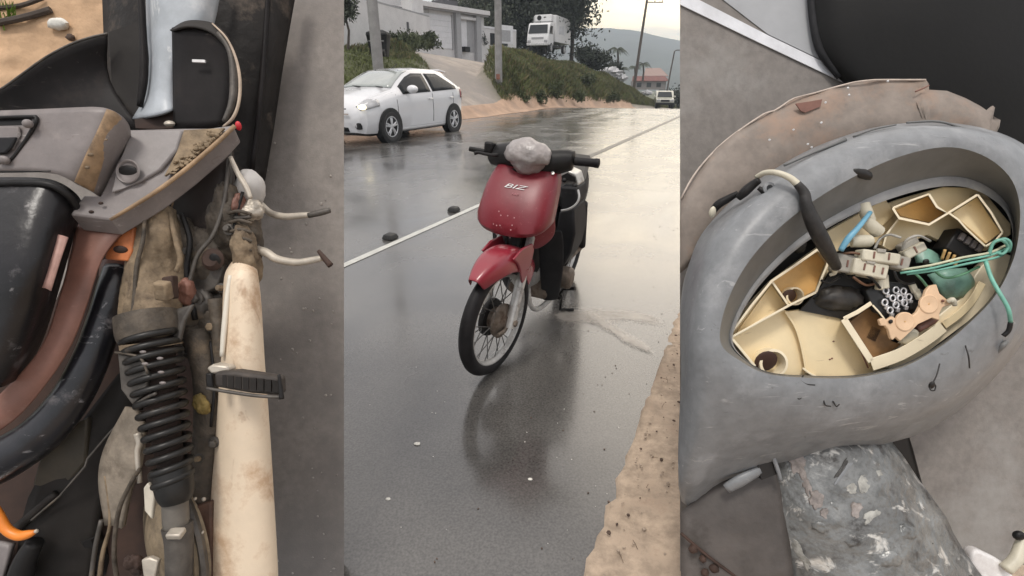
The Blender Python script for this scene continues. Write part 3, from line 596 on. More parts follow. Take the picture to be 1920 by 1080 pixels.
def car_section(S, x):
    xs = [s[0] for s in S]
    return [float(np.interp(x, xs[::-1], [s[k] for s in S][::-1])) for k in range(1, 7)]
m_cargl = mat('tinted car glass', (.018, .020, .022), .22, var=.1, spec=.12)
def hatchback(loc, rz, scl):
    # x, z bottom, z belt, z top, half width bottom / belt / top
    S = [(2.02, .34, .50, .66, .40, .50, .44), (1.97, .22, .58, .74, .62, .68, .58), (1.86, .19, .68, .82, .76, .78, .66), (1.6, .18, .77, .92, .82, .83, .70), (1.2, .18, .85, 1.00, .85, .86, .74), (.92, .18, .90, 1.05, .855, .865, .74),
         (.6, .18, .915, 1.22, .855, .865, .66), (.3, .18, .93, 1.36, .855, .865, .60), (0.0, .18, .945, 1.445, .855, .865, .57), (-.4, .18, .965, 1.475, .855, .865, .565), (-.9, .18, .985, 1.465, .855, .865, .56), (-1.35, .19, 1.01, 1.41, .85, .86, .55),
         (-1.62, .21, 1.03, 1.33, .83, .845, .54), (-1.80, .26, 1.02, 1.17, .79, .81, .56), (-1.92, .32, .96, 1.03, .72, .76, .58), (-1.96, .42, .80, .86, .55, .62, .46)]
    t_ = thing('white_hatchback', 'white hatchback with one lit headlight driving past on the wet road', 'car', loc, rot=(0, 0, rz)); t_.scale = (scl,) * 3
    def half(z0, zb, zt, w0, wb, wt):
        return [(0, z0), (w0 * .6, z0), (w0 * .94, z0 + .015), (w0, z0 + .09), ((w0 + wb) / 2 + .022, z0 + (zb - z0) * .45), (wb + .012, z0 + (zb - z0) * .78), (wb * .995, zb - .02), (wb * .965, zb + .03),
                (wb * .965 * .5 + wt * .5, zb * .5 + zt * .5), (wt, zt - .07), (wt * .93, zt - .025), (wt * .55, zt - .002), (0, zt)]
    rings = []; xs = sorted(set([s[0] for s in S] + list(np.linspace(-1.9, 1.9, 30))), reverse=True)
    for x in xs:
        h = half(*car_section(S, x)); ring = [(x, y, z) for y, z in h] + [(x, -y, z) for y, z in h[-2:0:-1]]
        rings.append(ring)
    mb = M(); mb.loft(rings); mb.build('body', m_carw, t_, smooth=28, local=True)
    def side_y(x, z):
        z0, zb, zt, w0, wb, wt = car_section(S, x); h = half(z0, zb, zt, w0, wb, wt); zz = [q[1] for q in h[2:11]]; yy = [q[0] for q in h[2:11]]
        return float(np.interp(z, zz, yy))
    def patch(xs_, lo, hi, off, side, name, mt, nz=5, par=t_):
        rows = []
        for x in xs_:
            a, b2 = lo(x), hi(x); rows.append([Vector((x, side * (side_y(x, a + (b2 - a) * k / nz) + off), a + (b2 - a) * k / nz)) for k in range(nz + 1)])
        mb = M(); mb.grid(rows); return mb.build(name, mt, par, smooth=60, solid=.006, off=0, local=True)
    for sd_ in (1, -1):
        topz = lambda x: min(car_section(S, x)[2] - .085, .985 + (.95 - x) * .62)
        patch(np.linspace(.70, -.36, 9), lambda x: .955 - x * .03, lambda x: max(.957 - x * .03 + .005, min(topz(x), 1.35)), .010, sd_, 'front_side_window', m_cargl)
        patch(np.linspace(-.44, -1.5, 9), lambda x: .955 - x * .035, lambda x: min(1.35, car_section(S, x)[2] - .09, 1.35 - max(0, (-x - 1.0)) * .55), .010, sd_, 'rear_side_window', m_cargl)
        for x0 in (.95, -.40, -1.32):     # door shut lines
            patch(np.linspace(x0, x0 - .012, 2), lambda x: .32, lambda x: .93, .0025, sd_, 'door_seam', m_dgrey)
        patch(np.linspace(1.1, -1.15, 12), lambda x: .185, lambda x: .255, .012, sd_, 'sill_trim', m_carw, 2)
        for x0 in (-.22, -1.14): patch(np.linspace(x0, x0 - .17, 3), lambda x: .80, lambda x: .835, .022, sd_, 'door_handle', m_carw, 2)
        # mirror
        mb = M(); mb.ball((.56, sd_ * 1.0, 1.03), (.08, .14, .085), 14, 8); mb.build('mirror', m_carw, t_, local=True)
        mb = M(); mb.tube([(.56, sd_ * .82, .96), (.56, sd_ * .92, .985)], .035, 8); mb.build('mirror_stalk', m_black, t_, local=True)
        # lamps
        hl = patch(np.linspace(1.93, 1.50, 8), lambda x: .655 + (1.93 - x) * .17, lambda x: .655 + (1.93 - x) * .17 + .055 + .10 * math.sin(math.pi * (1.97 - x) / .62), .012, sd_, 'headlight', m_lens, 4)
        mb = M(); y0 = side_y(1.86, .70); mb.ball((1.885, sd_ * (y0 - .045), .712), (.06, .10, .05), 14, 8); mb.build('lamp_glow', m_lit, hl, local=True)
        mb = M(); mb.box((1.925, sd_ * .60, .36), (.10, .2, .13), Matrix.Rotation(sd_ * R(-24), 3, 'Z')); mb.build('fog_lamp_recess', m_black, t_, local=True, bevel=.02)
        mb = M(); mb.ball((1.965, sd_ * .60, .36), (.03, .055, .045), 10, 6); mb.build('fog_lamp', m_lens, t_, local=True)
        patch(np.linspace(-1.72, -1.9, 4), lambda x: .80, lambda x: 1.0, .010, sd_, 'tail_lamp', m_redl, 3)
        for x in (1.22, -1.31):
            mb = M(); n = 28; ys = sd_ * .80; mb.lathe([(.365, -.08), (.365, .094), (.345, .100), (.02, .06)], (x, ys, .315), (0, sd_, 0), 32); mb.build('wheel_arch', m_black, t_, local=True)
            wheel(t_, (x, sd_ * .80, .308), .308, .20, sd_)
    # windscreen and rear window follow the roof surface
    def top_patch(xa, xb, name, mt, wf, off=.010):
        rows = []
        for x in np.linspace(xa, xb, 8):
            z0, zb, zt, w0, wb, wt = car_section(S, x); rows.append([Vector((x + .004, wt * f * wf, zt + off - .03 * abs(f * wf) ** 3)) for f in np.linspace(-1, 1, 9)])
        mb = M(); mb.grid(rows); mb.build(name, mt, t_, smooth=60, solid=.006, off=0, local=True)
    top_patch(.88, .08, 'windscreen', m_screen, .93); top_patch(-1.6, -1.84, 'rear_window', m_glass, .85)
    mb = M(); mb.tube([(.93, .5, 1.07), (.80, .05, 1.10)], .012, 5); mb.tube([(.93, -.1, 1.08), (.80, -.5, 1.10)], .012, 5); mb.build('wiper', m_black, t_, local=True)
    mb = M(); mb.tube([(-.1, 0, 1.46), (-.32, 0, 1.56)], .008, 5); mb.build('aerial', m_black, t_, local=True)
    mb = M(); mb.box((-1.5, 0, 1.415), (.32, .95, .035), Matrix.Rotation(R(-8), 3, 'Y')); mb.build('roof_spoiler', m_carw, t_, local=True, bevel=.012)
    for nme, z, h, w in (('upper_grille', .665, .055, .40), ('main_grille', .535, .13, .46), ('lower_intake', .31, .12, .42)):
        mb = M(); rows = [[Vector((float(np.interp(abs(y), [0, .45, .6, .7], [2.015, 1.99, 1.965, 1.93])) + .018 - .10 * max(0, zz - .58), y, zz)) for y in np.linspace(-w, w, 9)] for zz in (z - h / 2, z, z + h / 2)]
        mb.grid(rows); gq = mb.build(nme, m_black, t_, smooth=60, solid=.03, off=-1, local=True)
    mb = M(); mb.box((2.05, 0, .59), (.02, 1.0, .016)); mb.build('grille_bar', m_chrome, t_, local=True)
    mb = M(); mb.box((2.06, 0, .43), (.015, .40, .13)); mb.build('number_plate', m_plate, t_, local=True)
    mb = M(); mb.loft([[(1.98, -.55, .2), (1.98, .55, .2), (1.98, .55, .23), (1.98, -.55, .23)], [(2.05, -.5, .2), (2.05, .5, .2), (2.05, .5, .23), (2.05, -.5, .23)]]); mb.build('chin_spoiler', m_black, t_, local=True)
    mb = M(); mb.box((0, 0, .2), (3.3, 1.3, .12)); mb.build('underbody', m_black, t_, local=True)
    return t_
HEAD = math.atan2(-DY, -DX)
cp = UV(11.15, -7.75); cp.z = .0
hatchback((cp.x - .66, cp.y - .05, .004), HEAD, 1.07)

def box_truck():
    q = at(1018, 91, 50); t_ = thing('box_truck', 'white refrigerated box truck parked under the dark tree', 'truck', (q.x, q.y, q.z - .35), rot=(0, 0, HEAD + R(2)))
    m_tr = mat('white truck body', (.66, .66, .66), .4, var=.05, dirt=(.45, .43, .40), damt=.25, dscale=1.5)
    mb = M(); mb.box((-2.6, 0, 1.95), (4.6, 2.15, 2.15)); mb.build('cargo_box', m_tr, t_, local=True, bevel=.04)
    cab = [(0.0, .55), (1.45, .55), (1.5, .95), (1.38, 1.42), (1.05, 2.25), (.8, 2.36), (0, 2.38)]
    mb = M(); mb.prism([(x, -1.0, z) for x, z in cab], (0, 2.0, 0)); mb.build('cab', m_tr, t_, local=True, bevel=.06)
    mb = M(); mb.prism([(1.38, -.88, 1.50), (1.12, -.80, 2.16), (1.12, .80, 2.16), (1.38, .88, 1.50)], (.035, 0, .012)); mb.build('windscreen', m_glass, t_, local=True)
    for s in (1, -1):
        mb = M(); mb.prism([(.35, s * 1.004, 1.45), (1.18, s * 1.004, 1.45), (.95, s * 1.004, 2.1), (.35, s * 1.004, 2.1)], (0, s * .012, 0)); mb.build('side_window', m_glass, t_, local=True)
        mb = M(); mb.box((1.32, s * 1.17, 1.75), (.1, .16, .42)); mb.build('mirror', m_black, t_, local=True, bevel=.03)
        mb = M(); mb.box((1.5, s * .78, .86), (.06, .3, .2)); mb.build('headlight', m_lens, t_, local=True, bevel=.02)
        for x in (.65, -3.2): wheel(t_, (x, s * .92, .38), .38, .24, s, m_plate, 6)
    mb = M(); mb.box((1.49, 0, .62), (.12, 2.0, .2)); mb.build('bumper', m_plate, t_, local=True, bevel=.03)
    mb = M(); mb.box((1.475, 0, 1.1), (.05, 1.1, .16)); mb.build('grille', m_grey, t_, local=True)
    mb = M(); mb.box((-.12, 0, 2.78), (.5, 1.6, .55)); c_ = mb.build('cooling_unit', m_tr, t_, local=True, bevel=.06)
    mb = M(); mb.lathe([(.2, 0), (.2, .02), (.01, .02)], (.132, -.35, 2.8), (1, 0, 0), 16); mb.build('fan_grille', m_black, c_, local=True)
    mb = M(); mb.box((-2.4, 0, .62), (5.0, .8, .2)); mb.build('chassis', m_black, t_, local=True)
    for k in range(4): mb = M(); mb.box((-.7 - k * 1.2, 1.078, 1.95), (.03, .012, 2.05)); mb.build('side_rib', m_tr, t_, local=True)
    # mottled faded graphic on the side
    mb = M(); mb.prism([(-1.1, 1.079, 1.6), (-2.9, 1.079, 1.55), (-2.6, 1.079, 2.3), (-1.3, 1.079, 2.2)], (0, .004, 0)); mb.build('faded_graphic', mat('faded print', (.52, .53, .55), .5, var=.15, scale=3), t_, local=True)
box_truck()

def pickup():
    q = at(1243, 200, 57.5); q.z = float(road_z(q.x, q.y)) + .004; t_ = thing('pickup_truck', 'pale pickup truck coming over the crest of the wet road', 'pickup', q, rot=(0, 0, math.atan2(-q.y, -q.x) + R(4)))
    m_pk = mat('pale champagne paint', (.46, .45, .38), .3, var=.05, coat=.8)
    side = [(2.3, .5), (2.35, .8), (2.2, 1.05), (1.2, 1.15), (.55, 1.72), (.2, 1.8), (-.7, 1.78), (-1.0, 1.2), (-2.6, 1.15), (-2.6, .5)]
    mb = M(); mb.prism([(x, -.9, z) for x, z in side], (0, 1.8, 0)); mb.build('body', m_pk, t_, local=True, bevel=.07)
    mb = M(); mb.prism([(1.15, -.76, 1.19), (.58, -.66, 1.68), (.58, .66, 1.68), (1.15, .76, 1.19)], (.04, 0, .03)); mb.build('windscreen', m_glass, t_, local=True)
    mb = M(); mb.box((2.34, 0, .88), (.06, .9, .2)); mb.build('grille', m_black, t_, local=True); mb = M(); mb.box((2.38, 0, .6), (.16, 1.82, .22)); mb.build('bumper', m_black, t_, local=True, bevel=.04)
    for s in (1, -1):
        mb = M(); mb.box((2.33, s * .68, .93), (.08, .34, .18)); mb.build('headlight', m_lens, t_, local=True, bevel=.03)
        mb = M(); mb.box((.95, s * 1.02, 1.25), (.1, .2, .17)); mb.build('mirror', m_pk, t_, local=True, bevel=.03)
        mb = M(); mb.prism([(.85, s * .904, 1.2), (.45, s * .904, 1.6), (-.65, s * .904, 1.6), (-.75, s * .904, 1.2)], (0, s * .01, 0)); mb.build('side_window', m_glass, t_, local=True)
        for x in (1.45, -1.5): wheel(t_, (x, s * .82, .38), .38, .25, s)
    mb = M(); mb.tube([(.2, -.6, 1.8), (.2, -.6, 1.9), (.2, .6, 1.9), (.2, .6, 1.8)], .025, 6); mb.build('roof_rack', m_black, t_, local=True)
pickup()

# ---------------------------------------------------------------- evening haze
hz = M(); hz.box((0, 330, 44), (2200, 1900, 108)); hm = bpy.data.materials.new('haze'); hm.use_nodes = True; t = hm.node_tree; t.nodes.clear()
o_ = t.nodes.new('ShaderNodeOutputMaterial'); pv = t.nodes.new('ShaderNodeVolumePrincipled'); pv.inputs['Density'].default_value = .0010; pv.inputs['Color'].default_value = (.80, .90, 1, 1); pv.inputs['Anisotropy'].default_value = .0; t.links.new(pv.outputs[0], o_.inputs['Volume'])
ho = hz.build('haze', hm, smooth=0); tag(ho, kind='stuff')
# ---------------------------------------------------------------- the red scooter on the roadside
hx, hy = -.369, -.929; BZ = math.atan2(hy, hx); LEAN = R(-4.5)
fc = ground_at(924, 693); bike = thing('red_scooter', 'whole red scooter without a seat standing on wet asphalt, plastic bag over its headlight', 'scooter', (fc.x, fc.y, .004), rot=(LEAN, 0, BZ))
BM = Matrix.Translation(bike.location) @ Matrix.Rotation(BZ, 4, 'Z') @ Matrix.Rotation(LEAN, 4, 'X'); BI = BM.inverted()
def bl(px, py, X):                       # local point on the bike's cross plane X
    o = BI @ CAM; d = (BI.to_3x3() @ (P(px, py, 1) - CAM)); return o + d * ((X - o.x) / d.x)
m_redp = mat('faded red plastic', (.185, .014, .024), .42, var=.12, scale=5, dirt=(.20, .06, .06), damt=.22, dscale=7, bump=.08, bscale=40, coat=.25, coatr=.35)
scratches(m_redp, (.42, .16, .17), .5, (5, 60, 50)); m_redf = mat('glossy red plastic', (.27, .022, .038), .3, var=.08, scale=5, coat=.6, coatr=.2)
m_blk = mat('scuffed black plastic', (.015, .014, .014), .45, spec=.25, var=.35, scale=14, dirt=(.045, .04, .037), damt=.32, dscale=7)
m_gpl = mat('dark grey plastic', (.022, .022, .024), .6, spec=.15, var=.25, scale=9, dirt=(.07, .065, .06), damt=.3, dscale=5)
m_steel = mat('dull steel', (.50, .49, .47), .35, metal=.35, var=.2, scale=12, dirt=(.12, .09, .07), damt=.35, dscale=10)
m_hub = mat('dirty cast hub', (.19, .155, .125), .55, metal=.4, var=.3, scale=18, dirt=(.10, .065, .045), damt=.45, dscale=14)
m_rubber = mat('black rubber', (.014, .013, .014), .55, spec=.25, var=.3, scale=20, dirt=(.045, .04, .036), damt=.3, dscale=9)
m_white = mat('white sticker', (.75, .74, .74), .5)
m_spk = mat('spoke steel', (.13, .125, .12), .35, metal=.5, var=.2)
A = Vector((0, 0, .276)); ST = R(-9)      # slight steer
fw = bpy.data.objects.new('front_wheel', None); COL.objects.link(fw); fw.parent = bike; fw.location = A; fw.rotation_euler = (0, 0, ST)
def wheel_moto(par, r, w, ns, hub_mat):
    prof = [(r - .062, -w * .33), (r - .05, -w * .46), (r - .03, -w * .5), (r - .012, -w * .38), (r - .002, -w * .16), (r, 0), (r - .002, w * .16), (r - .012, w * .38), (r - .03, w * .5), (r - .05, w * .46), (r - .062, w * .33)]
    mb = M(); mb.lathe(prof, (0, 0, 0), (0, 1, 0), 56, closed=True); mb.build('tyre', m_rubber, par, local=True, smooth=50)
    mb = M(); mb.lathe([(r - .050, -.024), (r - .060, -.026), (r - .064, -.016), (r - .072, -.010), (r - .074, 0), (r - .072, .010), (r - .064, .016), (r - .060, .026), (r - .050, .024)], (0, 0, 0), (0, 1, 0), 56, closed=True); mb.build('rim', m_steel, par, local=True, smooth=50)
    mb = M()
    for k in range(ns):
        a = 2 * math.pi * k / ns; s = 1 if k % 2 else -1; da = .42 * (1 if (k // 2) % 2 else -1)
        mb.tube([(math.cos(a + da) * .055, s * .026, math.sin(a + da) * .055), (math.cos(a) * (r - .074), s * .006, math.sin(a) * (r - .074))], .0026, 5)
    mb.build('spokes', m_spk, par, local=True)
    mb = M(); mb.lathe([(.03, -.05), (.062, -.046), (.066, -.03), (.055, -.018), (.055, .010), (.080, .018), (.083, .034), (.066, .046), (.03, .05), (.022, .058), (.001, .058)], (0, 0, 0), (0, 1, 0), 32); mb.build('brake_hub', hub_mat, par, local=True, smooth=40)
    mb = M(); mb.lathe([(.03, -.046), (.088, -.042), (.092, -.030), (.088, -.018), (.03, -.016)], (0, 0, 0), (0, 1, 0), 32); mb.build('drum_plate', m_blk, par, local=True, smooth=40)
wheel_moto(fw, .276, .062, 28, m_hub)
mb = M(); mb.tube([(-.03, .056, .0), (.02, .06, -.035), (.075, .06, -.03)], [.012, .010, .007], 8); mb.build('brake_arm', m_hub, fw, local=True)
def text_mesh(name, cu):
    tmp = bpy.data.objects.new('tmp', cu); COL.objects.link(tmp); dg = bpy.context.evaluated_depsgraph_get()
    me = bpy.data.meshes.new_from_object(tmp.evaluated_get(dg)); bpy.data.objects.remove(tmp); bpy.data.curves.remove(cu)
    o = bpy.data.objects.new(name, me); COL.objects.link(o); return o
# lettering round the rim
for k, ch in enumerate('VICTOR'):
    cu = bpy.data.curves.new('rim_letter', 'FONT'); cu.body = ch; cu.size = .024; cu.extrude = .0006; cu.align_x = 'CENTER'; cu.align_y = 'CENTER'; cu.materials.append(m_white)
    o = text_mesh('rim_letter', cu); o.parent = fw
    a = R(-112 - k * 11.5); rr = .203
    up = Vector((math.cos(a), 0, math.sin(a))) * -1; nrm = Vector((0, 1, 0)); rgt = up.cross(nrm)
    o.matrix_local = Matrix.Translation(Vector((math.cos(a) * rr, .020, math.sin(a) * rr))) @ Matrix((rgt, up, nrm)).transposed().to_4x4()
# fork
sdir = Vector((-.446, 0, .895))
for s in (1, -1):
    mb = M(); p = A + Vector((-.005, s * .072, 0)); mb.tube([p - sdir * .03, p + sdir * .02, p + sdir * .2, p + sdir * .24, p + sdir * .42], [.018, .021, .021, .017, .017], 12, flat=1.2); fk = mb.build('fork_leg', m_steel, bike, local=True, smooth=50)
    mb = M(); mb.lathe([(.012, 0), (.016, .004), (.016, .014), (.005, .018)], A + Vector((0, s * .088, 0)), (0, s, 0), 6); mb.build('axle_nut', m_hub, bike, local=True)
mb = M(); mb.tube([A + sdir * .34, A + sdir * .74], .035, 14); mb.build('steering_head', m_blk, bike, local=True)
# front fender
rows = []
for i in range(17):
    f = i / 16; ph = R(51 + 87 * f); hw = .026 + .052 * math.sin(math.pi * .5 * min(1, .1 + f * 2.2)); rr = .338 + .012 * math.sin(math.pi * f); ring = []
    for k in range(13):
        q = (k - 6) / 6; y = hw * math.sin(q * math.pi / 2) * 1.0; drop = (.020 * q * q + .10 * max(0, abs(q) - .4) ** 1.5 * 1.9) * (.6 + .7 * f)
        ring.append(A + Vector((math.cos(ph) * (rr - drop), y, math.sin(ph) * (rr - drop))))
    rows.append(ring)
fen = M().grid(rows).build('front_fender', m_redf, bike, smooth=70, solid=.004, local=True, sub=1); fen.rotation_euler = (0, 0, ST)
for s in (1, -1):
    pl = [(.03, .60), (-.04, .63), (-.135, .63), (-.155, .59), (-.135, .52), (-.10, .46), (-.08, .45), (-.065, .475), (-.04, .525), (-.015, .565)]
    mb = M(); mb.prism([(x, s * (.074 - .006 * (z < .47)), z) for x, z in pl], (0, s * .012, 0)); mb.build('fender_flap', m_redf, fen, local=True, bevel=.005)
# front cover and leg shield
SEC = [(.945, -.225, .150, .05), (.93, -.205, .165, .065), (.895, -.165, .180, .085), (.84, -.115, .192, .10), (.77, -.07, .197, .11), (.70, -.04, .20, .115), (.655, -.032, .197, .12), (.632, -.045, .19, .12), (.625, -.08, .18, .11)]
SEC = [(.945 - (.945 - z) * .89, x, h, w) for z, x, h, w in SEC]
def cover(z, y, lift=.05):
    zz = [s[0] for s in SEC][::-1]; xf = float(np.interp(z, zz, [s[1] for s in SEC][::-1])); h = float(np.interp(z, zz, [s[2] for s in SEC][::-1])); sw = float(np.interp(z, zz, [s[3] for s in SEC][::-1]))
    return xf - sw * abs(y / h) ** 3.0, h
rows = []
for z, xf, h, sw in SEC:
    rw = []
    for k in range(21):
        q = (k - 10) / 10; e = max(0, (.79 - z) / .135); rw.append(Vector((xf - sw * abs(q) ** 3.0 - .035 * max(0, abs(q) - .88) / .12, h * .88 * math.sin(q * math.pi / 2 * .96), z + .055 * q * q * e)))
    rows.append(rw)
M().grid(rows).build('front_cover', m_redp, bike, smooth=45, solid=.004, local=True)
for s in (1, -1):
    rows = []
    for z, y0, y1 in ((.90, .08, .12), (.86, .085, .14), (.78, .09, .158), (.70, .09, .166), (.66, .07, .168), (.62, .06, .155), (.59, .05, .13), (.57, .05, .10)):
        rows.append([Vector((-.165 - .28 * q ** 1.6 * (y1 - y0) / .13 * .45 - .12 * max(0, .66 - z), s * (y0 + (y1 - y0) * q), z)) for q in (0, .25, .5, .75, .92, 1)])
    M().grid(rows).build('leg_shield', m_redp, bike, smooth=50, solid=.006, local=True, sub=1)
    rows = []
    for z, y0, y1, x in ((.66, .07, .18, -.27), (.56, .075, .19, -.30), (.45, .08, .19, -.34), (.35, .08, .18, -.38), (.25, .08, .165, -.43), (.20, .08, .15, -.46)):
        rows.append([Vector((x - .05 * q * q, s * (y0 + (y1 - y0) * q), z)) for q in (0, .3, .6, .85, 1)])
    M().grid(rows).build('lower_leg_guard', m_gpl, bike, smooth=50, solid=.006, local=True, sub=1)
# under-cover darkness: the frame behind the wheel
mb = M(); mb.loft([[Vector((x, y * w, z + dz)) for y, dz in ((-1, -.5 * h), (1, -.5 * h), (1, .5 * h), (-1, .5 * h))] for x, z, w, h in ((-.22, .62, .07, .2), (-.34, .52, .07, .26), (-.5, .50, .06, .16), (-.75, .55, .06, .12))]); mb.build('frame_spine', m_blk, bike, local=True, bevel=.01)
mb = M(); mb.box((-.56, 0, .33), (.30, .22, .22)); mb.lathe([(.06, 0), (.062, .1)], (-.55, .11, .32), (0, 1, 0), 20); eng = mb.build('engine', m_hub, bike, local=True, bevel=.02)
mb = M()
for k in range(6): mb.lathe([(.075, 0), (.075, .008)], (-.42 + k * .018, 0, .36 + k * .004), (1, 0, .1), 18)
mb.build('cylinder_fins', m_steel, eng, local=True)
mb = M(); mb.tube(cr([(-.36, .02, .33), (-.34, .05, .22), (-.45, .07, .15), (-.7, .10, .16)], 6), .014, 10); mb.build('exhaust_pipe', m_steel, bike, local=True)
mb = M(); mb.tube([(-.7, -.13, .2), (-.85, -.15, .24), (-1.3, -.16, .32)], [.02, .042, .045], 14); mb.build('muffler', m_steel, bike, local=True)
rw = bpy.data.objects.new('rear_wheel', None); COL.objects.link(rw); rw.parent = bike; rw.location = (-1.25, 0, .276); wheel_moto(rw, .276, .08, 36, m_hub)
for s in (1, -1):
    mb = M(); mb.tube([(-.72, s * .08, .3), (-1.25, s * .09, .276)], .018, 8); mb.build('swingarm', m_hub, bike, local=True)
    mb = M(); mb.tube([(-1.18, s * .10, .3), (-1.02, s * .11, .62)], .028, 10); mb.build('rear_shock', m_rubber, bike, local=True)
# body sides, bare seat well
for s in (1, -1):
    rows = []
    for z, y0 in ((.74, .085), (.66, .115), (.55, .115), (.46, .085), (.40, .06)):
        rows.append([Vector((x, s * (y0 + dy), z + dz)) for x, dy, dz in ((-.5, -.03, -.02), (-.7, .0, 0), (-.95, .01, .03), (-1.25, -.03, .07))])
    M().grid(rows).build('side_cover', m_gpl, bike, smooth=60, solid=.006, local=True, sub=1)
mb = M(); mb.loft([[Vector((x, y * w, z + dz)) for y, dz in ((-1, 0), (-.6, -.06), (.6, -.06), (1, 0), (.8, .02), (-.8, .02))] for x, z, w in ((-.52, .70, .08), (-.7, .74, .11), (-1.0, .77, .11), (-1.3, .84, .06))]); mb.build('seat_well', m_blk, bike, local=True)
mb = M(); mb.tube([bl(*q) for q in ((1058, 330, -.75), (1072, 322, -.82), (1084, 327, -.86), (1089, 345, -.86), (1088, 370, -.84), (1082, 388, -.8), (1079, 420, -.78), (1075, 455, -.74), (1070, 472, -.7))], .014, 8); mb.build('seat_frame_tube', m_blk, bike, local=True)
mb = M(); mb.tube(cr([bl(*q) for q in ((1052, 395, -.44), (1066, 392, -.45), (1080, 383, -.46), (1086, 370, -.47), (1084, 356, -.49))], 6), .0055, 6); mb.build('bucket_rim', m_plate, bike, local=True)
mb = M(); mb.prism([bl(px, py, -.62) for px, py in ((1022, 334), (1040, 322), (1062, 318), (1080, 326), (1086, 346), (1080, 352), (1060, 352), (1040, 352))], (-.12, 0, .0)); mb.build('tank_top', m_steel, bike, local=True, bevel=.006)
mb = M(); mb.prism([bl(px, py, -.60) for px, py in ((1046, 333), (1064, 324), (1078, 332), (1080, 342), (1066, 338), (1050, 341))], (-.02, 0, 0)); mb.build('filler_recess', m_blk, bike, local=True)
mb = M(); mb.ball(bl(1078, 349, -.585), .014, 10, 6); mb.ball(bl(1034, 336, -.585), .010, 10, 6); mb.ball(bl(1058, 338, -.575), .012, 10, 6); mb.build('tank_bolts', m_blk, bike, local=True)
mb = M(); mb.prism([bl(px, py, -.55) for px, py in ((1050, 350), (1080, 352), (1084, 372), (1078, 386), (1066, 393), (1050, 394))], (-.2, 0, 0)); mb.build('bucket', m_gpl, bike, local=True, bevel=.01)
mb = M(); mb.prism([bl(px, py, -.5) for px, py in ((1048, 396), (1076, 390), (1078, 440), (1070, 475), (1056, 500), (1044, 505), (1040, 450))], (-.25, 0, 0)); mb.build('inner_leg_panel', m_gpl, bike, local=True, bevel=.012)
mb = M(); mb.box(bl(1087, 376, -.82), (.03, .035, .07)); mb.build('latch_block', m_blk, bike, local=True, bevel=.005)
mb = M(); mb.prism([bl(px, py, -.58) for px, py in ((1044, 470), (1066, 462), (1070, 478), (1062, 498), (1050, 512), (1040, 515))], (-.1, 0, 0)); mb.build('carburettor_block', m_blk, bike, local=True, bevel=.02)
for px, py in ((1037, 505), (1038, 516), (1037, 531)): mb = M(); mb.ball(bl(px, py, -.42), .006, 8, 5); mb.build('guard_bolt', m_steel, bike, local=True)
mb = M(); mb.tube([bl(*q) for q in ((1046, 500, -.6), (1048, 520, -.62), (1044, 540, -.6), (1040, 552, -.58))], .009, 8); mb.build('kick_crank', m_steel, bike, local=True)
mb = M(); mb.tube([bl(*q) for q in ((1043, 556, -.62), (1050, 550, -.62), (1058, 542, -.62), (1078, 541, -.60))], [.008, .008, .008, .011], 8); mb.tube([bl(1040, 556, -.62), bl(1052, 560, -.62)], .010, 8); mb.build('foot_peg', m_blk, bike, local=True)
q = BI @ ground_at(1050, 580, .012); q2 = BI @ ground_at(1076, 581, .012)
mb = M(); mb.tube([(-.62, .10, .26), (-.68, .13, .14), q, q2], [.011, .010, .009, .008], 8); mb.build('side_stand', m_blk, bike, local=True)
# handlebar
mb = M(); rings = []
for y, r, x, z in ((-.20, .028, -.285, .962), (-.185, .046, -.285, .962), (-.12, .056, -.27, .970), (-.05, .062, -.255, .975), (.05, .064, -.255, .965), (.11, .060, -.27, .965), (.175, .050, -.285, .982), (.20, .043, -.287, .985), (.206, .02, -.287, .985)):
    rings.append([Vector((x + r * .95 * math.cos(a), y, z + r * math.sin(a))) for a in np.linspace(0, 2 * math.pi, 16, endpoint=False)])
mb.loft(rings); mb.build('handlebar_cover', m_blk, bike, local=True, smooth=55)
mb = M(); mb.lathe([(.006, 0), (.019, .004), (.019, .09), (.021, .094), (.021, .110), (.012, .114)], (-.287, .205, .985), (-.06, 1, .03), 16); mb.build('grip', m_rubber, bike, local=True)
mb = M(); mb.lathe([(.012, 0), (.012, .12)], (-.29, -.19, .970), (-.05, -1, .02), 12); mb.build('bare_bar', m_blk, bike, local=True)
mb = M(); mb.tube(cr([bl(*q) for q in ((940, 290, -.24), (925, 291, -.21), (910, 289, -.20), (897, 286, -.20), (889, 288, -.19))], 5), [.008] * 6 + [.007] * 10 + [.008] * 5, 8); mb.build('brake_lever', m_blk, bike, local=True)
mb = M(); mb.box((-.26, -.19, 1.0), (.05, .045, .05)); mb.build('master_cylinder', m_blk, bike, local=True, bevel=.01)
mb = M(); mb.tube(cr([bl(*q) for q in ((938, 296, -.25), (943, 307, -.24), (955, 319, -.24), (974, 326, -.26))], 6), .004, 6); mb.build('brake_cable', m_blk, bike, local=True)
mb = M(); mb.tube(cr([bl(*q) for q in ((945, 300, -.25), (958, 314, -.25), (975, 322, -.27))], 6), .003, 6); mb.build('clutch_cable', m_steel, bike, local=True)
mb = M(); mb.lathe([(.09, 0), (.075, .03), (.05, .06)], (-.27, 0, .93), (0, 0, -1), 16); mb.build('neck_shroud', m_blk, bike, local=True)
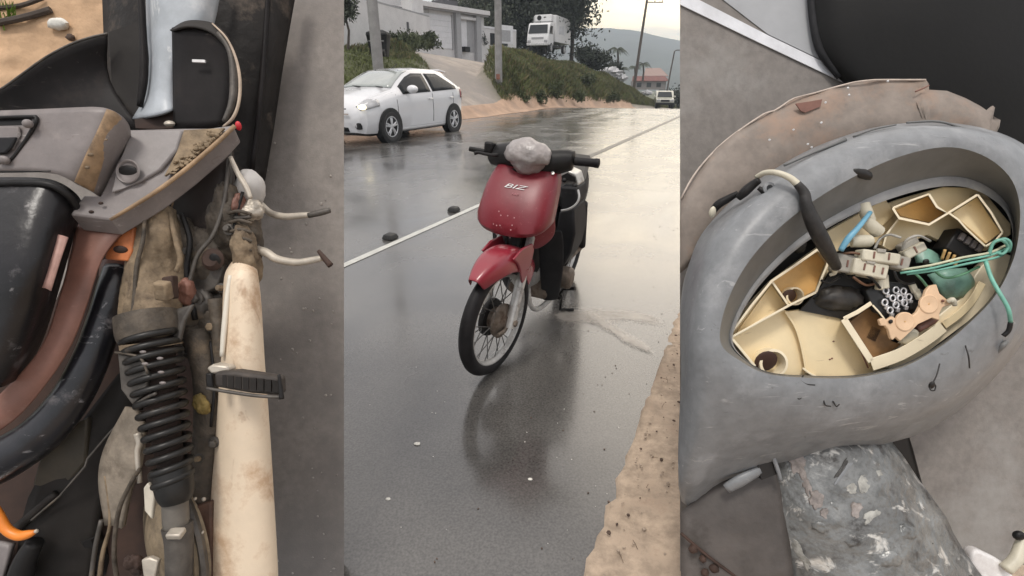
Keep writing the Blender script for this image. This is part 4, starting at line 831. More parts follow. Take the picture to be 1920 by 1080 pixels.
# plastic bag over the headlight: its own thing, but held by the bars
m_bag = mat('crumpled translucent bag', (.37, .335, .325), .35, var=.2, scale=9, bump=.9, bscale=14, trans=.15, coat=.4, coatr=.3)
c = BM @ Vector((-.205, .016, .99)); bg = thing('plastic_bag', 'crumpled greyish plastic bag wrapped over the red scooter\'s headlight', 'plastic bag', c, rot=(LEAN, 0, BZ))
mb = M(); mb.ball((0, 0, 0), (.075, .106, .080), 40, 26, .0); 
for i, v in enumerate(mb.v):
    n_ = abs(noise.noise(v * 14 + Vector((3, 1, 7)))) + .5 * abs(noise.noise(v * 31)); k = 1.06 - .22 * n_ - (.16 * (v.z < -.02) * min(1, abs(v.y) / .1)); mb.v[i] = v * k
mb.build('bag_film', m_bag, bg, local=True, smooth=180)
# emblem
def text(body, size, loc, rgt, up, mt, par, name, shear=0, ext=.0006, ax='CENTER'):
    cu = bpy.data.curves.new(name, 'FONT'); cu.body = body; cu.size = size; cu.extrude = ext; cu.shear = shear; cu.align_x = ax; cu.align_y = 'CENTER'; cu.materials.append(mt)
    o = text_mesh(name, cu); o.parent = par; rgt = Vector(rgt).normalized(); up = Vector(up); up = (up - rgt * up.dot(rgt)).normalized()
    o.matrix_local = Matrix.Translation(loc) @ Matrix((rgt, up, rgt.cross(up))).transposed().to_4x4(); return o
up = Vector((-.05, 0, .06)).normalized()
e = text('BIZ', .050, Vector((cover(.868, 0)[0] + .006, -.008, .868)), (0, 1, 0), up, m_white, bike, 'emblem_lettering', .35); e.scale = (1.35, .58, 1)
e = text('100', .014, Vector((cover(.842, 0)[0] + .005, .004, .842)), (0, 1, 0), up, mat('pale pink residue', (.45, .16, .18), .5), bike, 'emblem_lettering', .3); e.scale = (1.6, 1, 1)
mb = M()
for px, py in ((963, 393), (968, 397), (980, 396), (992, 397), (991, 406), (958, 409), (964, 410), (970, 409), (990, 412), (983, 427)):
    y = (px - 980) / 380; z = .868 - (py - 363) * .0034; x, h = cover(z, y); mb.ball((x + .001, y, z), (.002, .0034, .0034), 6, 4)
for px, py in ((1010, 393), (1018, 396), (1022, 398)): y = (px - 980) / 380; z = .868 - (py - 363) * .0034; x, h = cover(z, y); mb.ball((x + .001, y, z), (.0012, .010, .002), 6, 4)
mb.build('sticker_residue', mat('sticker residue', (.55, .32, .33), .6), bike, local=True)
for y, z in ((.165, .93), (-.15, .955)): x, h = cover(z, min(y, .12)); mb = M(); mb.lathe([(.008, 0), (.008, .004), (.001, .005)], (x + .004, y * .8, z), (.7, 0, .7), 10); mb.build('cover_screw', m_steel, bike, local=True)
# ---------------------------------------------------------------- close bay on the left: tail of the stripped scooter over a leaning piece of road
def PV(px, py, d): return P(px, py, d)
def pxr(r, d): return r * d / 935
def panel(name, x0, x1, d, mt, thick=.05):
    mb = M(); q = ((x0, 1092), (x1, 1092), (x1, -40), (x0, -40)); mb.loft([[P(a, b, d) for a, b in q], [P(a, b, d + thick) for a, b in q]]); o = mb.build(name, mt, smooth=0); tag(o, kind='structure'); return o
m_slab = mat('dry grey road surface', (.25, .225, .205), .8, var=.12, scale=40, dirt=(.185, .168, .156), damt=.45, dscale=1.6, bump=.55, bscale=260, detail=10)
panel('road', -40, 645, 1.40, m_slab)
pebb = M()
for i in range(46):
    px, py = random.uniform(500, 640), random.uniform(260, 1075); r = pxr(random.uniform(1.2, 3), 1.4); pebb.ball(P(px, py, 1.399), (r, r * .6, r), 6, 4, .3)
tag(pebb.build('road_chippings', mat('light chippings', (.36, .33, .30), .7, var=.3, scale=40)), kind='stuff')
# sandy ground at the top left
m_sand2 = mat('orange sand', (.56, .37, .225), .9, var=.16, scale=7, dirt=(.40, .26, .16), damt=.4, dscale=4, bump=.6, bscale=50)
rows = []
for j in range(24):
    rw = []
    for i in range(30):
        px = -40 + 250 * i / 29; py = -40 + 260 * j / 23; rw.append(P(px, py, 1.392 - .010 * noise.fractal(Vector((px * .02, py * .05, 0)), 1, 2, 4)))
    rows.append(rw)
mb = M(); mb.grid(rows); o = mb.build('sandy_ground', m_sand2, smooth=180, solid=.01, off=0); tag(o, kind='structure')
mb = M(); mb.ball(P(109, 45, 1.375), (.028, .016, .015), 14, 9, .25); tag(mb.build('stone', m_pebw, smooth=60), 'white stone lying on the orange sand beyond the scooter tail', 'stone')
mb = M(); mb.ball(P(132, 70, 1.375), (.011, .01, .009), 10, 6, .3); tag(mb.build('stone', m_pebd, smooth=60), 'small dark clod on the orange sand right of the white stone', 'stone')
mb = M(); mb.tube(cr([P(-10, 44, 1.375), P(30, 36, 1.37), P(62, 28, 1.375), P(95, 18, 1.38)], 4), pxr(6, 1.38), 7); mb.tube(cr([P(-10, 16, 1.378), P(40, 10, 1.378), P(80, -4, 1.378)], 4), pxr(4, 1.38), 7); tag(mb.build('twig', m_bark), 'dark twig lying across the orange sand', 'twig')
n_ = 60; mb = M()
for i in range(n_):
    x, y = random.gauss(14, 9), random.gauss(30, 8); e = P(x + random.gauss(0, 7), y - random.uniform(6, 26), 1.365); p = P(x, y, 1.385); mb.add([p - RT * .003, p + RT * .003, e], [(0, 1, 2)])
tag(mb.build('grass_tuft', leafmat('bright grass', (.16, .26, .04)), smooth=0), 'small bright green grass tuft on the orange sand', 'grass tuft')

b0 = P(330, 1090, 1.2); lb = thing('scooter_tail', 'close view of a stripped muddy scooter tail with rear shock, footpeg and pale exhaust shield', 'scooter', b0)
def sh(pts, t=.012): m_ = M(); m_.prism([P(*p) for p in pts], FW * t); return m_
def tb(pts, n=12, flat=1., k=5, smooth=True):   # tube through (px, py, depth, radius px)
    q = cr(pts, k) if smooth else pts; m_ = M(); m_.tube([P(a, b, d) for a, b, d, r in q], [max(.0008, pxr(r, d)) for a, b, d, r in q], n, flat=flat); return m_
def gr_(rows, k=4, kr=4):
    R1 = [cr(r, k) for r in rows]; cols = list(zip(*R1)); C2 = [cr(c, kr) for c in cols]; rows2 = list(zip(*C2)); m_ = M(); m_.grid([[P(*p) for p in r] for r in rows2]); return m_
m_dk = mat('dusty black plastic', (.012, .010, .010), .55, spec=.2, var=.35, scale=10, dirt=(.04, .033, .029), damt=.38, dscale=5, bump=.1, bscale=60)
m_dk2 = mat('charcoal plastic', (.024, .021, .019), .55, spec=.2, var=.25, scale=8, dirt=(.06, .05, .043), damt=.35, dscale=4)
m_gp = mat('grey scuffed plastic', (.195, .172, .166), .45, var=.14, scale=14, dirt=(.29, .258, .24), damt=.33, dscale=9, bump=.12, bscale=80)
m_tanp = mat('tan dusty plastic edge', (.30, .20, .115), .6, var=.3, scale=22, dirt=(.16, .12, .085), damt=.4, dscale=14, bump=.3, bscale=70)
m_mud = mat('dried mud', (.235, .175, .112), .85, var=.3, scale=22, dirt=(.12, .088, .06), damt=.46, dscale=12, bump=1, bscale=55)
m_mud2 = mat('muddy casting', (.075, .06, .045), .7, var=.4, scale=24, dirt=(.20, .15, .10), damt=.36, dscale=14, bump=.9, bscale=60)
m_cream = mat('stained cream heat shield', (.74, .61, .46), .5, var=.09, scale=4, dirt=(.52, .36, .235), damt=.43, dscale=8, bump=.12, bscale=40)
m_colm = mat('grey blue painted column', (.40, .43, .46), .4, var=.14, scale=10, dirt=(.58, .59, .60), damt=.35, dscale=7, bump=.1, bscale=40)
m_orange = mat('orange primer', (.52, .17, .06), .6, var=.2, scale=20, dirt=(.26, .12, .07), damt=.35, dscale=14)
m_rustbr = mat('dull brown red trim', (.20, .095, .07), .5, var=.2, scale=10, dirt=(.27, .16, .125), damt=.35, dscale=6)
m_gloss = mat('worn gloss black tube', (.012, .012, .015), .28, var=.4, scale=12, dirt=(.13, .12, .125), damt=.34, dscale=14, coat=.15, coatr=.2, bump=.2, bscale=40)
m_tarp = mat('worn black seat shell', (.010, .009, .010), .33, spec=.4, var=.4, scale=9, dirt=(.13, .12, .125), damt=.36, dscale=12, coat=.15, coatr=.25, bump=.25, bscale=25)
m_rim = mat('tan rubbed rim', (.42, .33, .25), .5, var=.2, scale=30, dirt=(.2, .15, .11), damt=.35, dscale=20)
m_rust_void = mat('dark rusty void', (.045, .025, .018), .8, var=.4, scale=10)  # shade of gaps and holes as colour; also on rusty and brown parts
m_iron = mat('dirty iron', (.10, .09, .08), .55, metal=.4, var=.3, scale=20, dirt=(.20, .155, .11), damt=.36, dscale=11, bump=.3, bscale=50)
m_steel2 = mat('pale bare metal', (.50, .45, .38), .45, metal=.35, var=.2, scale=18, dirt=(.22, .16, .11), damt=.3, dscale=12)
m_spring = mat('black spring steel', (.014, .013, .012), .4, spec=.4, var=.3, scale=20, dirt=(.13, .10, .072), damt=.33, dscale=18)
scratches(m_gp, (.50, .48, .46), .5, (8, 80, 60)); scratches(m_gp, (.12, .09, .07), .6, (14, 30, 40), 2.1, .63); scratches(m_cream, (.36, .22, .13), .6, (14, 14, 5), .1, .62); scratches(m_dk, (.16, .14, .125), .45, (6, 80, 50), .8, .65); scratches(m_colm, (.72, .72, .70), .6, (30, 12, 8), .2, .62)
scratches(m_tarp, (.30, .28, .28), .5, (20, 30, 40), .3, .64); scratches(m_gloss, (.36, .35, .36), .6, (14, 30, 40), .5, .62); scratches(m_rustbr, (.40, .26, .2), .5, (14, 40, 40), .5, .64)
# dark mass of the machine behind everything: frame, engine and front leg shield
gr_([[(190, -40, 1.30), (240, -40, 1.24), (330, -40, 1.22), (440, -40, 1.23), (520, -40, 1.27), (560, -40, 1.33)],
     [(196, 120, 1.30), (245, 120, 1.24), (330, 120, 1.22), (430, 120, 1.23), (500, 120, 1.27), (532, 120, 1.33)],
     [(200, 240, 1.30), (250, 240, 1.25), (330, 240, 1.23), (420, 240, 1.24), (480, 240, 1.28), (514, 240, 1.33)],
     [(205, 340, 1.30), (250, 340, 1.25), (330, 340, 1.23), (420, 340, 1.24), (470, 340, 1.28), (497, 340, 1.33)]]).build('front_tyre', mat('muddy tyre', (.018, .016, .015), .6, spec=.2, var=.3, scale=8, dirt=(.13, .105, .085), damt=.40, dscale=6, bump=.4, bscale=35), lb, smooth=180, solid=.03, off=1)
for x0, x1, r in ((474, 447, 6), (512, 472, 5)): tb([(x0 - 8, -40, 1.262, r), (x0 - 20, 150, 1.262, r), (x1, 320, 1.268, r)], 8).build('tyre_ridge', m_dk, lb, smooth=180)
# steering column with flared foot
gr_([[(272, -40, 1.19), (300, -40, 1.15), (345, -40, 1.14), (390, -40, 1.15), (418, -40, 1.19)],
     [(275, 60, 1.19), (298, 60, 1.15), (330, 60, 1.14), (366, 60, 1.15), (396, 60, 1.19)],
     [(279, 120, 1.19), (292, 120, 1.15), (310, 120, 1.14), (330, 120, 1.15), (340, 120, 1.18)],
     [(270, 180, 1.19), (286, 180, 1.15), (304, 180, 1.14), (324, 180, 1.15), (334, 180, 1.18)],
     [(248, 222, 1.18), (272, 219, 1.14), (298, 214, 1.13), (322, 207, 1.14), (336, 206, 1.17)]], 4, 5).build('steering_column', m_colm, lb, smooth=180, solid=.006, off=1)
tb([(262, -40, 1.16, 6), (268, 60, 1.16, 6), (270, 140, 1.16, 7), (262, 200, 1.16, 5)], 8).build('column_edge', m_dk, lb, smooth=180)
sh([(252, 224, 1.15), (300, 215, 1.15), (336, 208, 1.15), (338, 238, 1.15), (300, 242, 1.15), (254, 240, 1.15)], .02).build('column_slot', m_rust_void, lb)
mb = M(); mb.ball(P(318, 232, 1.13), (.012, .01, .007), 10, 6); mb.build('bolt', m_steel2, lb)
# curved inner fairings: left wing and right wing with pale rim
lw_top = [(-50, 190), (0, 168), (40, 140), (85, 108), (130, 84), (170, 70), (202, 63)]
gr_([[(x, y, 1.17 - .03 * math.sin(i / 6 * 3.14)) for i, (x, y) in enumerate(lw_top)], [(x + 4, y + 55 + (190 - y) * .25, 1.20 - .03 * math.sin(i / 6 * 3.14)) for i, (x, y) in enumerate(lw_top)],
     [(-50, 235, 1.18), (0, 232, 1.18), (60, 230, 1.18), (120, 230, 1.18), (175, 232, 1.18), (215, 236, 1.18), (262, 240, 1.18)]]).build('left_fairing', m_dk, lb, smooth=180, solid=.006, off=1)
tb([(x, y, 1.165 - .03 * math.sin(i / 6 * 3.14), 2.2) for i, (x, y) in enumerate(lw_top)], 6).build('fairing_rim', m_iron, lb, smooth=180)
sh([(204, 60, 1.20), (262, 40, 1.2), (272, 140, 1.2), (262, 235, 1.2), (236, 240, 1.2), (210, 160, 1.2)], .01).build('fairing_return', m_dk2, lb)
gr_([[(322, 52, 1.13), (345, 46, 1.12), (372, 48, 1.12), (400, 60, 1.12), (425, 86, 1.125), (440, 118, 1.14)],
     [(323, 110, 1.14), (345, 110, 1.13), (372, 112, 1.13), (400, 118, 1.13), (424, 130, 1.135), (444, 150, 1.15)],
     [(324, 180, 1.14), (345, 182, 1.13), (372, 184, 1.13), (400, 186, 1.13), (422, 188, 1.135), (440, 190, 1.15)],
     [(325, 240, 1.14), (345, 241, 1.13), (370, 240, 1.13), (392, 238, 1.13), (410, 236, 1.135), (422, 234, 1.15)]]).build('right_fairing', m_dk, lb, smooth=180, solid=.008, off=1)
gr_([[(318, 56, 1.135), (345, 40, 1.125), (375, 38, 1.12), (405, 46, 1.12), (430, 70, 1.12)], [(324, 56, 1.12), (345, 50, 1.11), (372, 52, 1.11), (400, 64, 1.11), (424, 90, 1.115)]]).build('fairing_lip', m_dk2, lb, smooth=180, solid=.004)
tb([(398, 44, 1.115, 1.5), (425, 72, 1.112, 2), (443, 112, 1.11, 2.5), (450, 155, 1.108, 3), (447, 195, 1.10, 3), (436, 222, 1.095, 3), (418, 238, 1.09, 2)], 8).build('fairing_rim', m_rim, lb, smooth=180)
tb([(410, 62, 1.118, 5), (432, 98, 1.115, 6), (438, 150, 1.112, 7), (434, 195, 1.105, 6), (420, 228, 1.10, 4)], 8).build('fairing_fold', m_iron, lb, smooth=180)
mb = M(); mb.prism([P(360, 111, 1.112), P(384, 112, 1.112), P(384, 117, 1.112), P(360, 116, 1.112)], FW * .004); mb.build('sticker_scrap', m_white, lb)
mb = M(); mb.ball(P(447, 236, 1.09), (.007, .006, .010), 8, 6); mb.build('red_reflector', mat('red reflector', (.6, .03, .04), .3), lb)
# seat latch cover plate
gr_([[(-60, 212, .93), (60, 208, .93), (150, 204, .93), (185, 203, .932), (206, 206, .938), (224, 216, .95), (236, 232, .968), (240, 252, .99)],
     [(-60, 250, .925), (55, 248, .925), (138, 246, .925), (168, 246, .927), (188, 250, .933), (206, 260, .947), (217, 274, .966), (221, 292, .99)],
     [(-60, 288, .92), (50, 287, .92), (122, 288, .92), (148, 290, .922), (166, 296, .93), (182, 306, .945), (195, 320, .965), (200, 336, .99)],
     [(-60, 322, .917), (46, 322, .917), (102, 326, .917), (126, 334, .92), (142, 344, .93), (158, 352, .945), (174, 361, .965), (184, 368, .99)]], 4, 4).build('seat_base_cover', m_gp, lb, smooth=180, solid=.006, off=1)
# worn tan bend of the cover
gr_([[(200, 204, .929), (218, 211, .9385), (231, 226, .954), (238, 245, .975)], [(181, 248, .924), (199, 255, .9355), (213, 269, .953), (220, 287, .977)], [(160, 292, .9205), (177, 302, .933), (191, 315, .951), (199, 332, .976)], [(140, 341, .921), (156, 350, .935), (171, 358, .951), (183, 366, .975)]]).build('worn_bend', m_tanp, lb, smooth=180, solid=.002, off=-1)
for px, py, r in ((170, 290, .006), (164, 314, .005), (199, 262, .003)): mb = M(); mb.ball(P(px, py, .925), (r, r * .7, r * .6), 8, 5, .3); mb.build('mud_crumb', m_mud, lb, smooth=60)
tb([(-40, 222, .918, 3.5), (55, 219, .918, 3.5), (68, 221, .918, 3.5), (64, 236, .916, 3.5), (46, 266, .915, 3), (22, 298, .912, 3), (8, 304, .912, 3), (-40, 306, .912, 3)], 8, k=4).build('latch_frame', m_blk, lb, smooth=180)
sh([(-40, 223, .9215), (58, 221, .9215), (62, 230, .9215), (40, 268, .918), (18, 296, .915), (-40, 302, .915)], .003).build('latch_recess', m_blk, lb)
sh([(-40, 236, .912), (34, 236, .912), (36, 252, .912), (22, 280, .91), (-40, 284, .91)], .006).build('latch_plate', m_gp, lb, bevel=.004)
sh([(-40, 258, .906), (30, 256, .906), (20, 276, .905), (8, 288, .905), (-40, 288, .905)], .006).build('latch_tongue', m_gpl, lb, bevel=.004)
mb = M(); mb.ball(P(52, 232, .905), (.0085, .008, .008), 14, 8); mb.build('bolt', m_gp, lb, smooth=180)
mb = M(); mb.ball(P(6, 300, .905), (.012, .006, .008), 12, 8); mb.build('bolt', m_gp, lb, smooth=180)
tb([(-40, 323, .912, 1.6), (40, 322, .912, 1.6), (96, 321, .912, 1.6)], 6).build('cover_groove', m_blk, lb, smooth=180)
# carrier plate with raised rim
DN = (P(150, 430, 1.0) - P(150, 400, .96)); 
plate = [(238, 243, 1.0), (345, 240, 1.02), (392, 240, 1.03), (438, 234, 1.04), (404, 270, 1.02), (350, 316, 1.0), (290, 361, .975), (207, 411, .955), (131, 402, .95), (157, 366, .965), (188, 367, .97), (214, 315, .985)]
mb = M(); mb.prism([P(*p) for p in plate], UP * -.028 + FW * .03); mb.build('carrier_plate', m_gp, lb, bevel=.003)
sh([(244, 245, .994), (342, 243, 1.012), (332, 280, 1.0), (300, 318, .985), (262, 340, .975), (232, 352, .97), (206, 362, .962), (218, 318, .978)], .012).build('raised_pad', mat('pale grey pad', (.235, .215, .21), .5, var=.15, scale=16, dirt=(.36, .34, .33), damt=.3, dscale=12), lb, bevel=.004)
mb = M(); mb.lathe([(.0215, 0), (.024, -.002), (.022, -.004), (.018, -.002), (.017, .004)], P(241, 322, .972), FW, 22); mb.build('hole_rim', m_gp, lb, smooth=60)
mb = M(); mb.ball(P(241, 322, .974), (.0205, .0055, .0125), 20, 8); mb.build('bolt_hole', m_blk, lb, smooth=180)
for px, py in ((189, 381), (171, 397)): mb = M(); mb.ball(P(px, py, .955), (.0045, .0035, .003), 10, 6); mb.build('screw_hole', m_rust_void, lb, smooth=180)
tb([(440, 236, 1.028, 4), (404, 270, 1.008, 4.2), (350, 316, .988, 4.2), (290, 361, .963, 4), (207, 412, .945, 3)], 8, k=4).build('plate_rim', m_tanp, lb, smooth=180)
sh([(345, 244, 1.008), (420, 240, 1.025), (396, 266, 1.01), (345, 306, .99), (308, 330, .98), (332, 284, 1.0)], .006).build('dirt_gutter', m_mud, lb)
mb = M()
for i in range(60):
    f = random.random(); px = 322 + 88 * f + random.gauss(0, 7); py = 322 - 78 * f + random.gauss(0, 6); r = random.uniform(.002, .006); mb.ball(P(px, py, .985 + .027 * f), (r, r * .8, r * .7), 6, 4, .4)
tag(mb.build('gravel_debris', m_mud, lb, smooth=60), kind='stuff')
# inner panel below the plate
gr_([[(300, 372, 1.10), (350, 325, 1.08), (390, 290, 1.08), (420, 262, 1.09), (432, 252, 1.12)], [(308, 400, 1.12), (350, 385, 1.09), (392, 375, 1.08), (422, 370, 1.09), (436, 368, 1.13)], [(320, 425, 1.12), (352, 440, 1.10), (390, 446, 1.09), (416, 440, 1.10), (430, 425, 1.13)]]).build('inner_guard', mat('brown black guard', (.03, .024, .022), .5, spec=.2, var=.25, scale=7, dirt=(.10, .08, .07), damt=.35, dscale=4), lb, smooth=180, solid=.006, off=1)
tb([(428, 250, 1.085, 4), (432, 320, 1.08, 4), (430, 400, 1.08, 3.5), (422, 440, 1.08, 2)], 8).build('guard_edge', m_iron, lb, smooth=180)
tb([(326, 370, 1.06, 1.6), (322, 388, 1.06, 1.6), (316, 402, 1.06, 1)], 6).build('wire', m_tanp, lb, smooth=180)
# black seat shell, trim and frame tubes on the lower left
gr_([[(-60, 338, .93), (20, 337, .93), (80, 338, .93), (110, 345, .94), (135, 362, .96), (150, 385, .99)], [(-60, 400, .90), (15, 400, .90), (66, 402, .905), (96, 410, .92), (118, 424, .95), (130, 440, .985)], [(-60, 500, .88), (5, 500, .88), (50, 502, .885), (78, 506, .905), (96, 514, .94), (106, 524, .985)], [(-60, 640, .89), (-5, 640, .89), (22, 640, .90), (46, 636, .92), (62, 632, .95), (74, 628, .985)], [(-60, 730, .90), (-40, 728, .90), (-10, 724, .91), (10, 716, .93), (28, 706, .955), (40, 696, .985)]]).build('seat_shell', m_tarp, lb, smooth=180, solid=.008, off=1)
tb([(-40, 345, .915, 7), (40, 343, .915, 7), (95, 347, .92, 7), (128, 366, .935, 7), (146, 392, .96, 6)], 8).build('shell_seal', m_blk, lb, smooth=180)
gr_([[(96, 440, .93), (112, 440, .925), (128, 445, .93)], [(88, 490, .915), (100, 490, .91), (112, 494, .915)], [(72, 540, .91), (84, 540, .905), (96, 546, .91)]]).build('pink_highlight', mat('pink brown highlight', (.42, .25, .21), .5, var=.2, scale=20), lb, smooth=180, solid=.004)  # pinkish highlight of the glossy shell, painted as a patch
gr_([[(150, 425, 1.0), (190, 425, 1.0), (222, 425, 1.0), (238, 430, 1.004)], [(140, 480, .98), (160, 480, .98), (180, 482, .98), (192, 488, .985)], [(118, 560, .966), (134, 560, .967), (150, 564, .969), (162, 572, .976)], [(85, 650, .956), (98, 654, .957), (112, 658, .959), (122, 664, .966)], [(10, 735, .955), (24, 746, .957), (38, 756, .959), (48, 766, .966)], [(-50, 782, .955), (-40, 796, .957), (-32, 810, .959), (-26, 822, .966)]]).build('side_trim', m_rustbr, lb, smooth=180, solid=.01, off=1)
tb([(222, 505, 1.05, 24), (212, 545, 1.03, 26), (196, 600, 1.02, 27), (172, 670, 1.01, 29), (134, 745, 1.0, 32), (78, 812, .99, 36), (10, 858, .98, 40), (-50, 885, .97, 42)], 18).build('frame_tube', m_gloss, lb, smooth=180)
tb([(222, 495, 1.06, 27), (221, 520, 1.05, 28)], 16).build('tube_collar', m_rustbr, lb, smooth=60)
sh([(200, 445, 1.0), (222, 428, 1.0), (250, 424, 1.0), (248, 470, 1.0), (240, 490, 1.0), (196, 486, 1.0)], .012).build('orange_bracket', m_orange, lb, bevel=.003)
mb = M(); mb.ball(P(226, 468, .999), (.0145, .004, .008), 16, 8); mb.build('bracket_hole', m_rust_void, lb, smooth=180)
# dark sheet painted as the shaded gap behind, then the inner mudguard panel
gr_([[(150, 420, 1.14), (250, 420, 1.15), (340, 420, 1.16), (420, 420, 1.15)], [(120, 560, 1.13), (230, 560, 1.16), (330, 560, 1.17), (410, 560, 1.15)], [(-60, 760, 1.10), (100, 760, 1.14), (300, 760, 1.17), (410, 760, 1.16)], [(-60, 940, 1.09), (100, 940, 1.12), (300, 940, 1.16), (420, 940, 1.16)], [(-60, 1110, 1.09), (100, 1110, 1.11), (300, 1110, 1.16), (430, 1110, 1.16)]]).build('gap_backing', m_rust_void, lb, smooth=180, solid=.03, off=1)
gr_([[(225, 700, 1.08), (255, 690, 1.09), (270, 700, 1.10)], [(150, 800, 1.06), (200, 800, 1.07), (238, 800, 1.09)], [(60, 930, 1.05), (130, 930, 1.06), (196, 930, 1.09)], [(30, 1110, 1.05), (100, 1110, 1.06), (170, 1110, 1.09)]]).build('mudguard_panel', m_dk2, lb, smooth=180, solid=.01, off=1)
sh([(82, 830, 1.03), (128, 800, 1.03), (164, 782, 1.04), (160, 866, 1.05), (112, 926, 1.05), (60, 910, 1.04)], .014).build('guard_step', mat('olive black plate', (.045, .037, .025), .5, var=.3, scale=9, dirt=(.09, .07, .045), damt=.3, dscale=6), lb, bevel=.004)
tb([(252, 762, 1.06, 1.8), (205, 812, 1.04, 2), (164, 860, 1.035, 2), (160, 874, 1.03, 2), (112, 930, 1.03, 2), (60, 975, 1.03, 3)], 6, smooth=False).build('guard_edge', m_iron, lb, smooth=60)
tb([(20, 1000, 1.03, 9), (60, 965, 1.035, 8), (105, 925, 1.04, 7)], 10).build('guard_rib', m_dk2, lb, smooth=180)
tb([(-30, 930, .98, 9), (-6, 962, .98, 9), (12, 992, .98, 9), (34, 1004, .98, 9), (52, 1002, .98, 8), (66, 997, .98, 4)], 10).build('orange_cable', mat('orange cable', (.80, .24, .03), .4, var=.1), lb, smooth=180)
mb = M(); mb.ball(P(68, 996, .975), (.004, .004, .004), 8, 5); mb.build('cable_end', m_steel2, lb)
gr_([[(-60, 1010, 1.04), (0, 1012, 1.03), (30, 1018, 1.03)], [(-60, 1050, 1.03), (0, 1060, 1.02), (16, 1066, 1.02)], [(-60, 1110, 1.03), (-10, 1110, 1.02), (4, 1110, 1.02)]]).build('pale_guard_corner', m_gp, lb, smooth=180, solid=.01, off=1)
tb([(66, 1015, 1.01, 14), (48, 1050, 1.01, 18), (30, 1110, 1.01, 22)], 12).build('rubber_hose', m_blk, lb, smooth=180)
# shock absorber
AX = [(283, 628, .98), (292, 690, .975), (303, 760, .97), (315, 830, .965), (325, 905, .96)]
q = cr(AX, 24); pts = [P(*p) for p in q]; m_ = len(pts); helix = []; rad = []
turns = 13.5; steps = 360
axd = (pts[-1] - pts[0]).normalized(); e1 = (RT - axd * RT.dot(axd)).normalized(); e2 = axd.cross(e1)
for i in range(steps + 1):
    f = i / steps; s_ = f * (m_ - 1); k = min(int(s_), m_ - 2); c = pts[k].lerp(pts[k + 1], s_ - k); a = 2 * math.pi * turns * f; r = pxr(45 - 16 * f, .97)
    helix.append(c + (e1 * math.cos(a) + e2 * math.sin(a)) * r); rad.append(pxr(6.8, .97))
sk = bpy.data.objects.new('shock_absorber', None); COL.objects.link(sk); sk.parent = lb; sk.location = P(305, 760, .97) - lb.location
mb = M(); mb.tube(helix, rad, 9); mb.build('coil_spring', m_spring, sk, smooth=180)
tb([(283, 620, .985, 36), (303, 760, .975, 28), (326, 905, .965, 20)], 18).build('damper_body', m_rust_void, sk, smooth=180)
tb([(320, 872, .962, 32), (325, 900, .96, 33), (329, 925, .96, 31), (331, 940, .96, 25)], 20, k=3).build('rubber_boot', m_spring, sk, smooth=60)
tb([(328, 930, .965, 22), (330, 975, .965, 22), (332, 992, .965, 20)], 16).build('damper_rod', mat('grey rod', (.17, .155, .135), .5, metal=.3, var=.2, scale=14, dirt=(.24, .19, .13), damt=.3, dscale=9), sk, smooth=60)
tb([(332, 985, .965, 26), (336, 1020, .965, 24), (336, 1110, .97, 22)], 14).build('lower_eye', m_iron, sk, smooth=60)
mb = M(); mb.box(P(330, 1000, .94), (pxr(28, .94), .02, pxr(12, .94))); mb.build('eye_bolt', m_steel2, sk, bevel=.003)
tb([(276, 590, .99, 52), (281, 622, .985, 53), (284, 638, .983, 49)], 24, k=3).build('spring_seat', m_mud2, sk, smooth=60)
tb([(284, 640, .983, 49), (285, 650, .983, 49)], 24, k=2).build('spring_seat_lip', m_mud, sk, smooth=60)
# crankcase and swingarm in brown mud
def crust(mb, amp=.006, s=38):
    c = sum(mb.v, Vector()) / len(mb.v)
    for i, v in enumerate(mb.v):
        d = (v - c).normalized(); q = Vector((v.x * s, v.y * s, v.z * s * .55)); mb.v[i] = v + d * amp * (noise.fractal(q, .7, 2.1, 5) - .6 * abs(noise.noise(q * 1.7)))
    return mb
def blob(px, py, d, rx, ry, rz, nz, mt, name='casting', fr=3, par=lb):
    mb = M(); mb.ball(P(px, py, d), (pxr(rx, d), rz, pxr(ry, d)), 56, 40, nz * .4, fr * .8); return crust(mb, .0085, 26).build(name, mt, par, smooth=70)
def mudplate(rows, mt, name, amp=.006, sc=30, t=.012):
    m_ = gr_(rows, 8, 8); c = CAM
    for i, v in enumerate(m_.v):
        q = Vector((v.x * sc, v.y * sc, v.z * sc * .45)); m_.v[i] = v - FW * amp * (noise.fractal(q, .7, 2.1, 5) + .8 * noise.noise(q * .6)) + RT * amp * .5 * noise.noise(q * 1.3 + Vector((9, 0, 0)))
    return m_.build(name, mt, lb, smooth=75, solid=t, off=1)
mudplate([[(262, 398, 1.05), (282, 392, 1.03), (304, 388, 1.035), (322, 396, 1.06)], [(250, 440, 1.04), (275, 436, 1.015), (305, 434, 1.02), (336, 448, 1.06)], [(246, 490, 1.03), (268, 490, 1.0), (300, 492, 1.02), (346, 500, 1.06)], [(238, 540, 1.03), (264, 544, .985), (296, 548, 1.0), (340, 552, 1.05)], [(230, 590, 1.03), (260, 598, .975), (296, 600, .975), (334, 596, 1.04)], [(228, 628, 1.03), (262, 634, .965), (300, 634, .965), (332, 622, 1.03)]], m_mud, 'mud_caked_mount')
mudplate([[(318, 400, 1.09), (340, 410, 1.08), (362, 420, 1.10)], [(330, 450, 1.08), (352, 452, 1.06), (378, 460, 1.10)], [(334, 500, 1.08), (356, 505, 1.07), (384, 510, 1.10)], [(330, 556, 1.08), (352, 560, 1.07), (380, 566, 1.10)]], m_mud2, 'mud_caked_mount')
tb([(272, 400, 1.0, 3), (268, 450, .985, 4), (256, 500, .98, 4), (252, 560, .975, 4), (244, 620, .97, 4)], 8).build('mount_fold', m_mud2, lb, smooth=180)
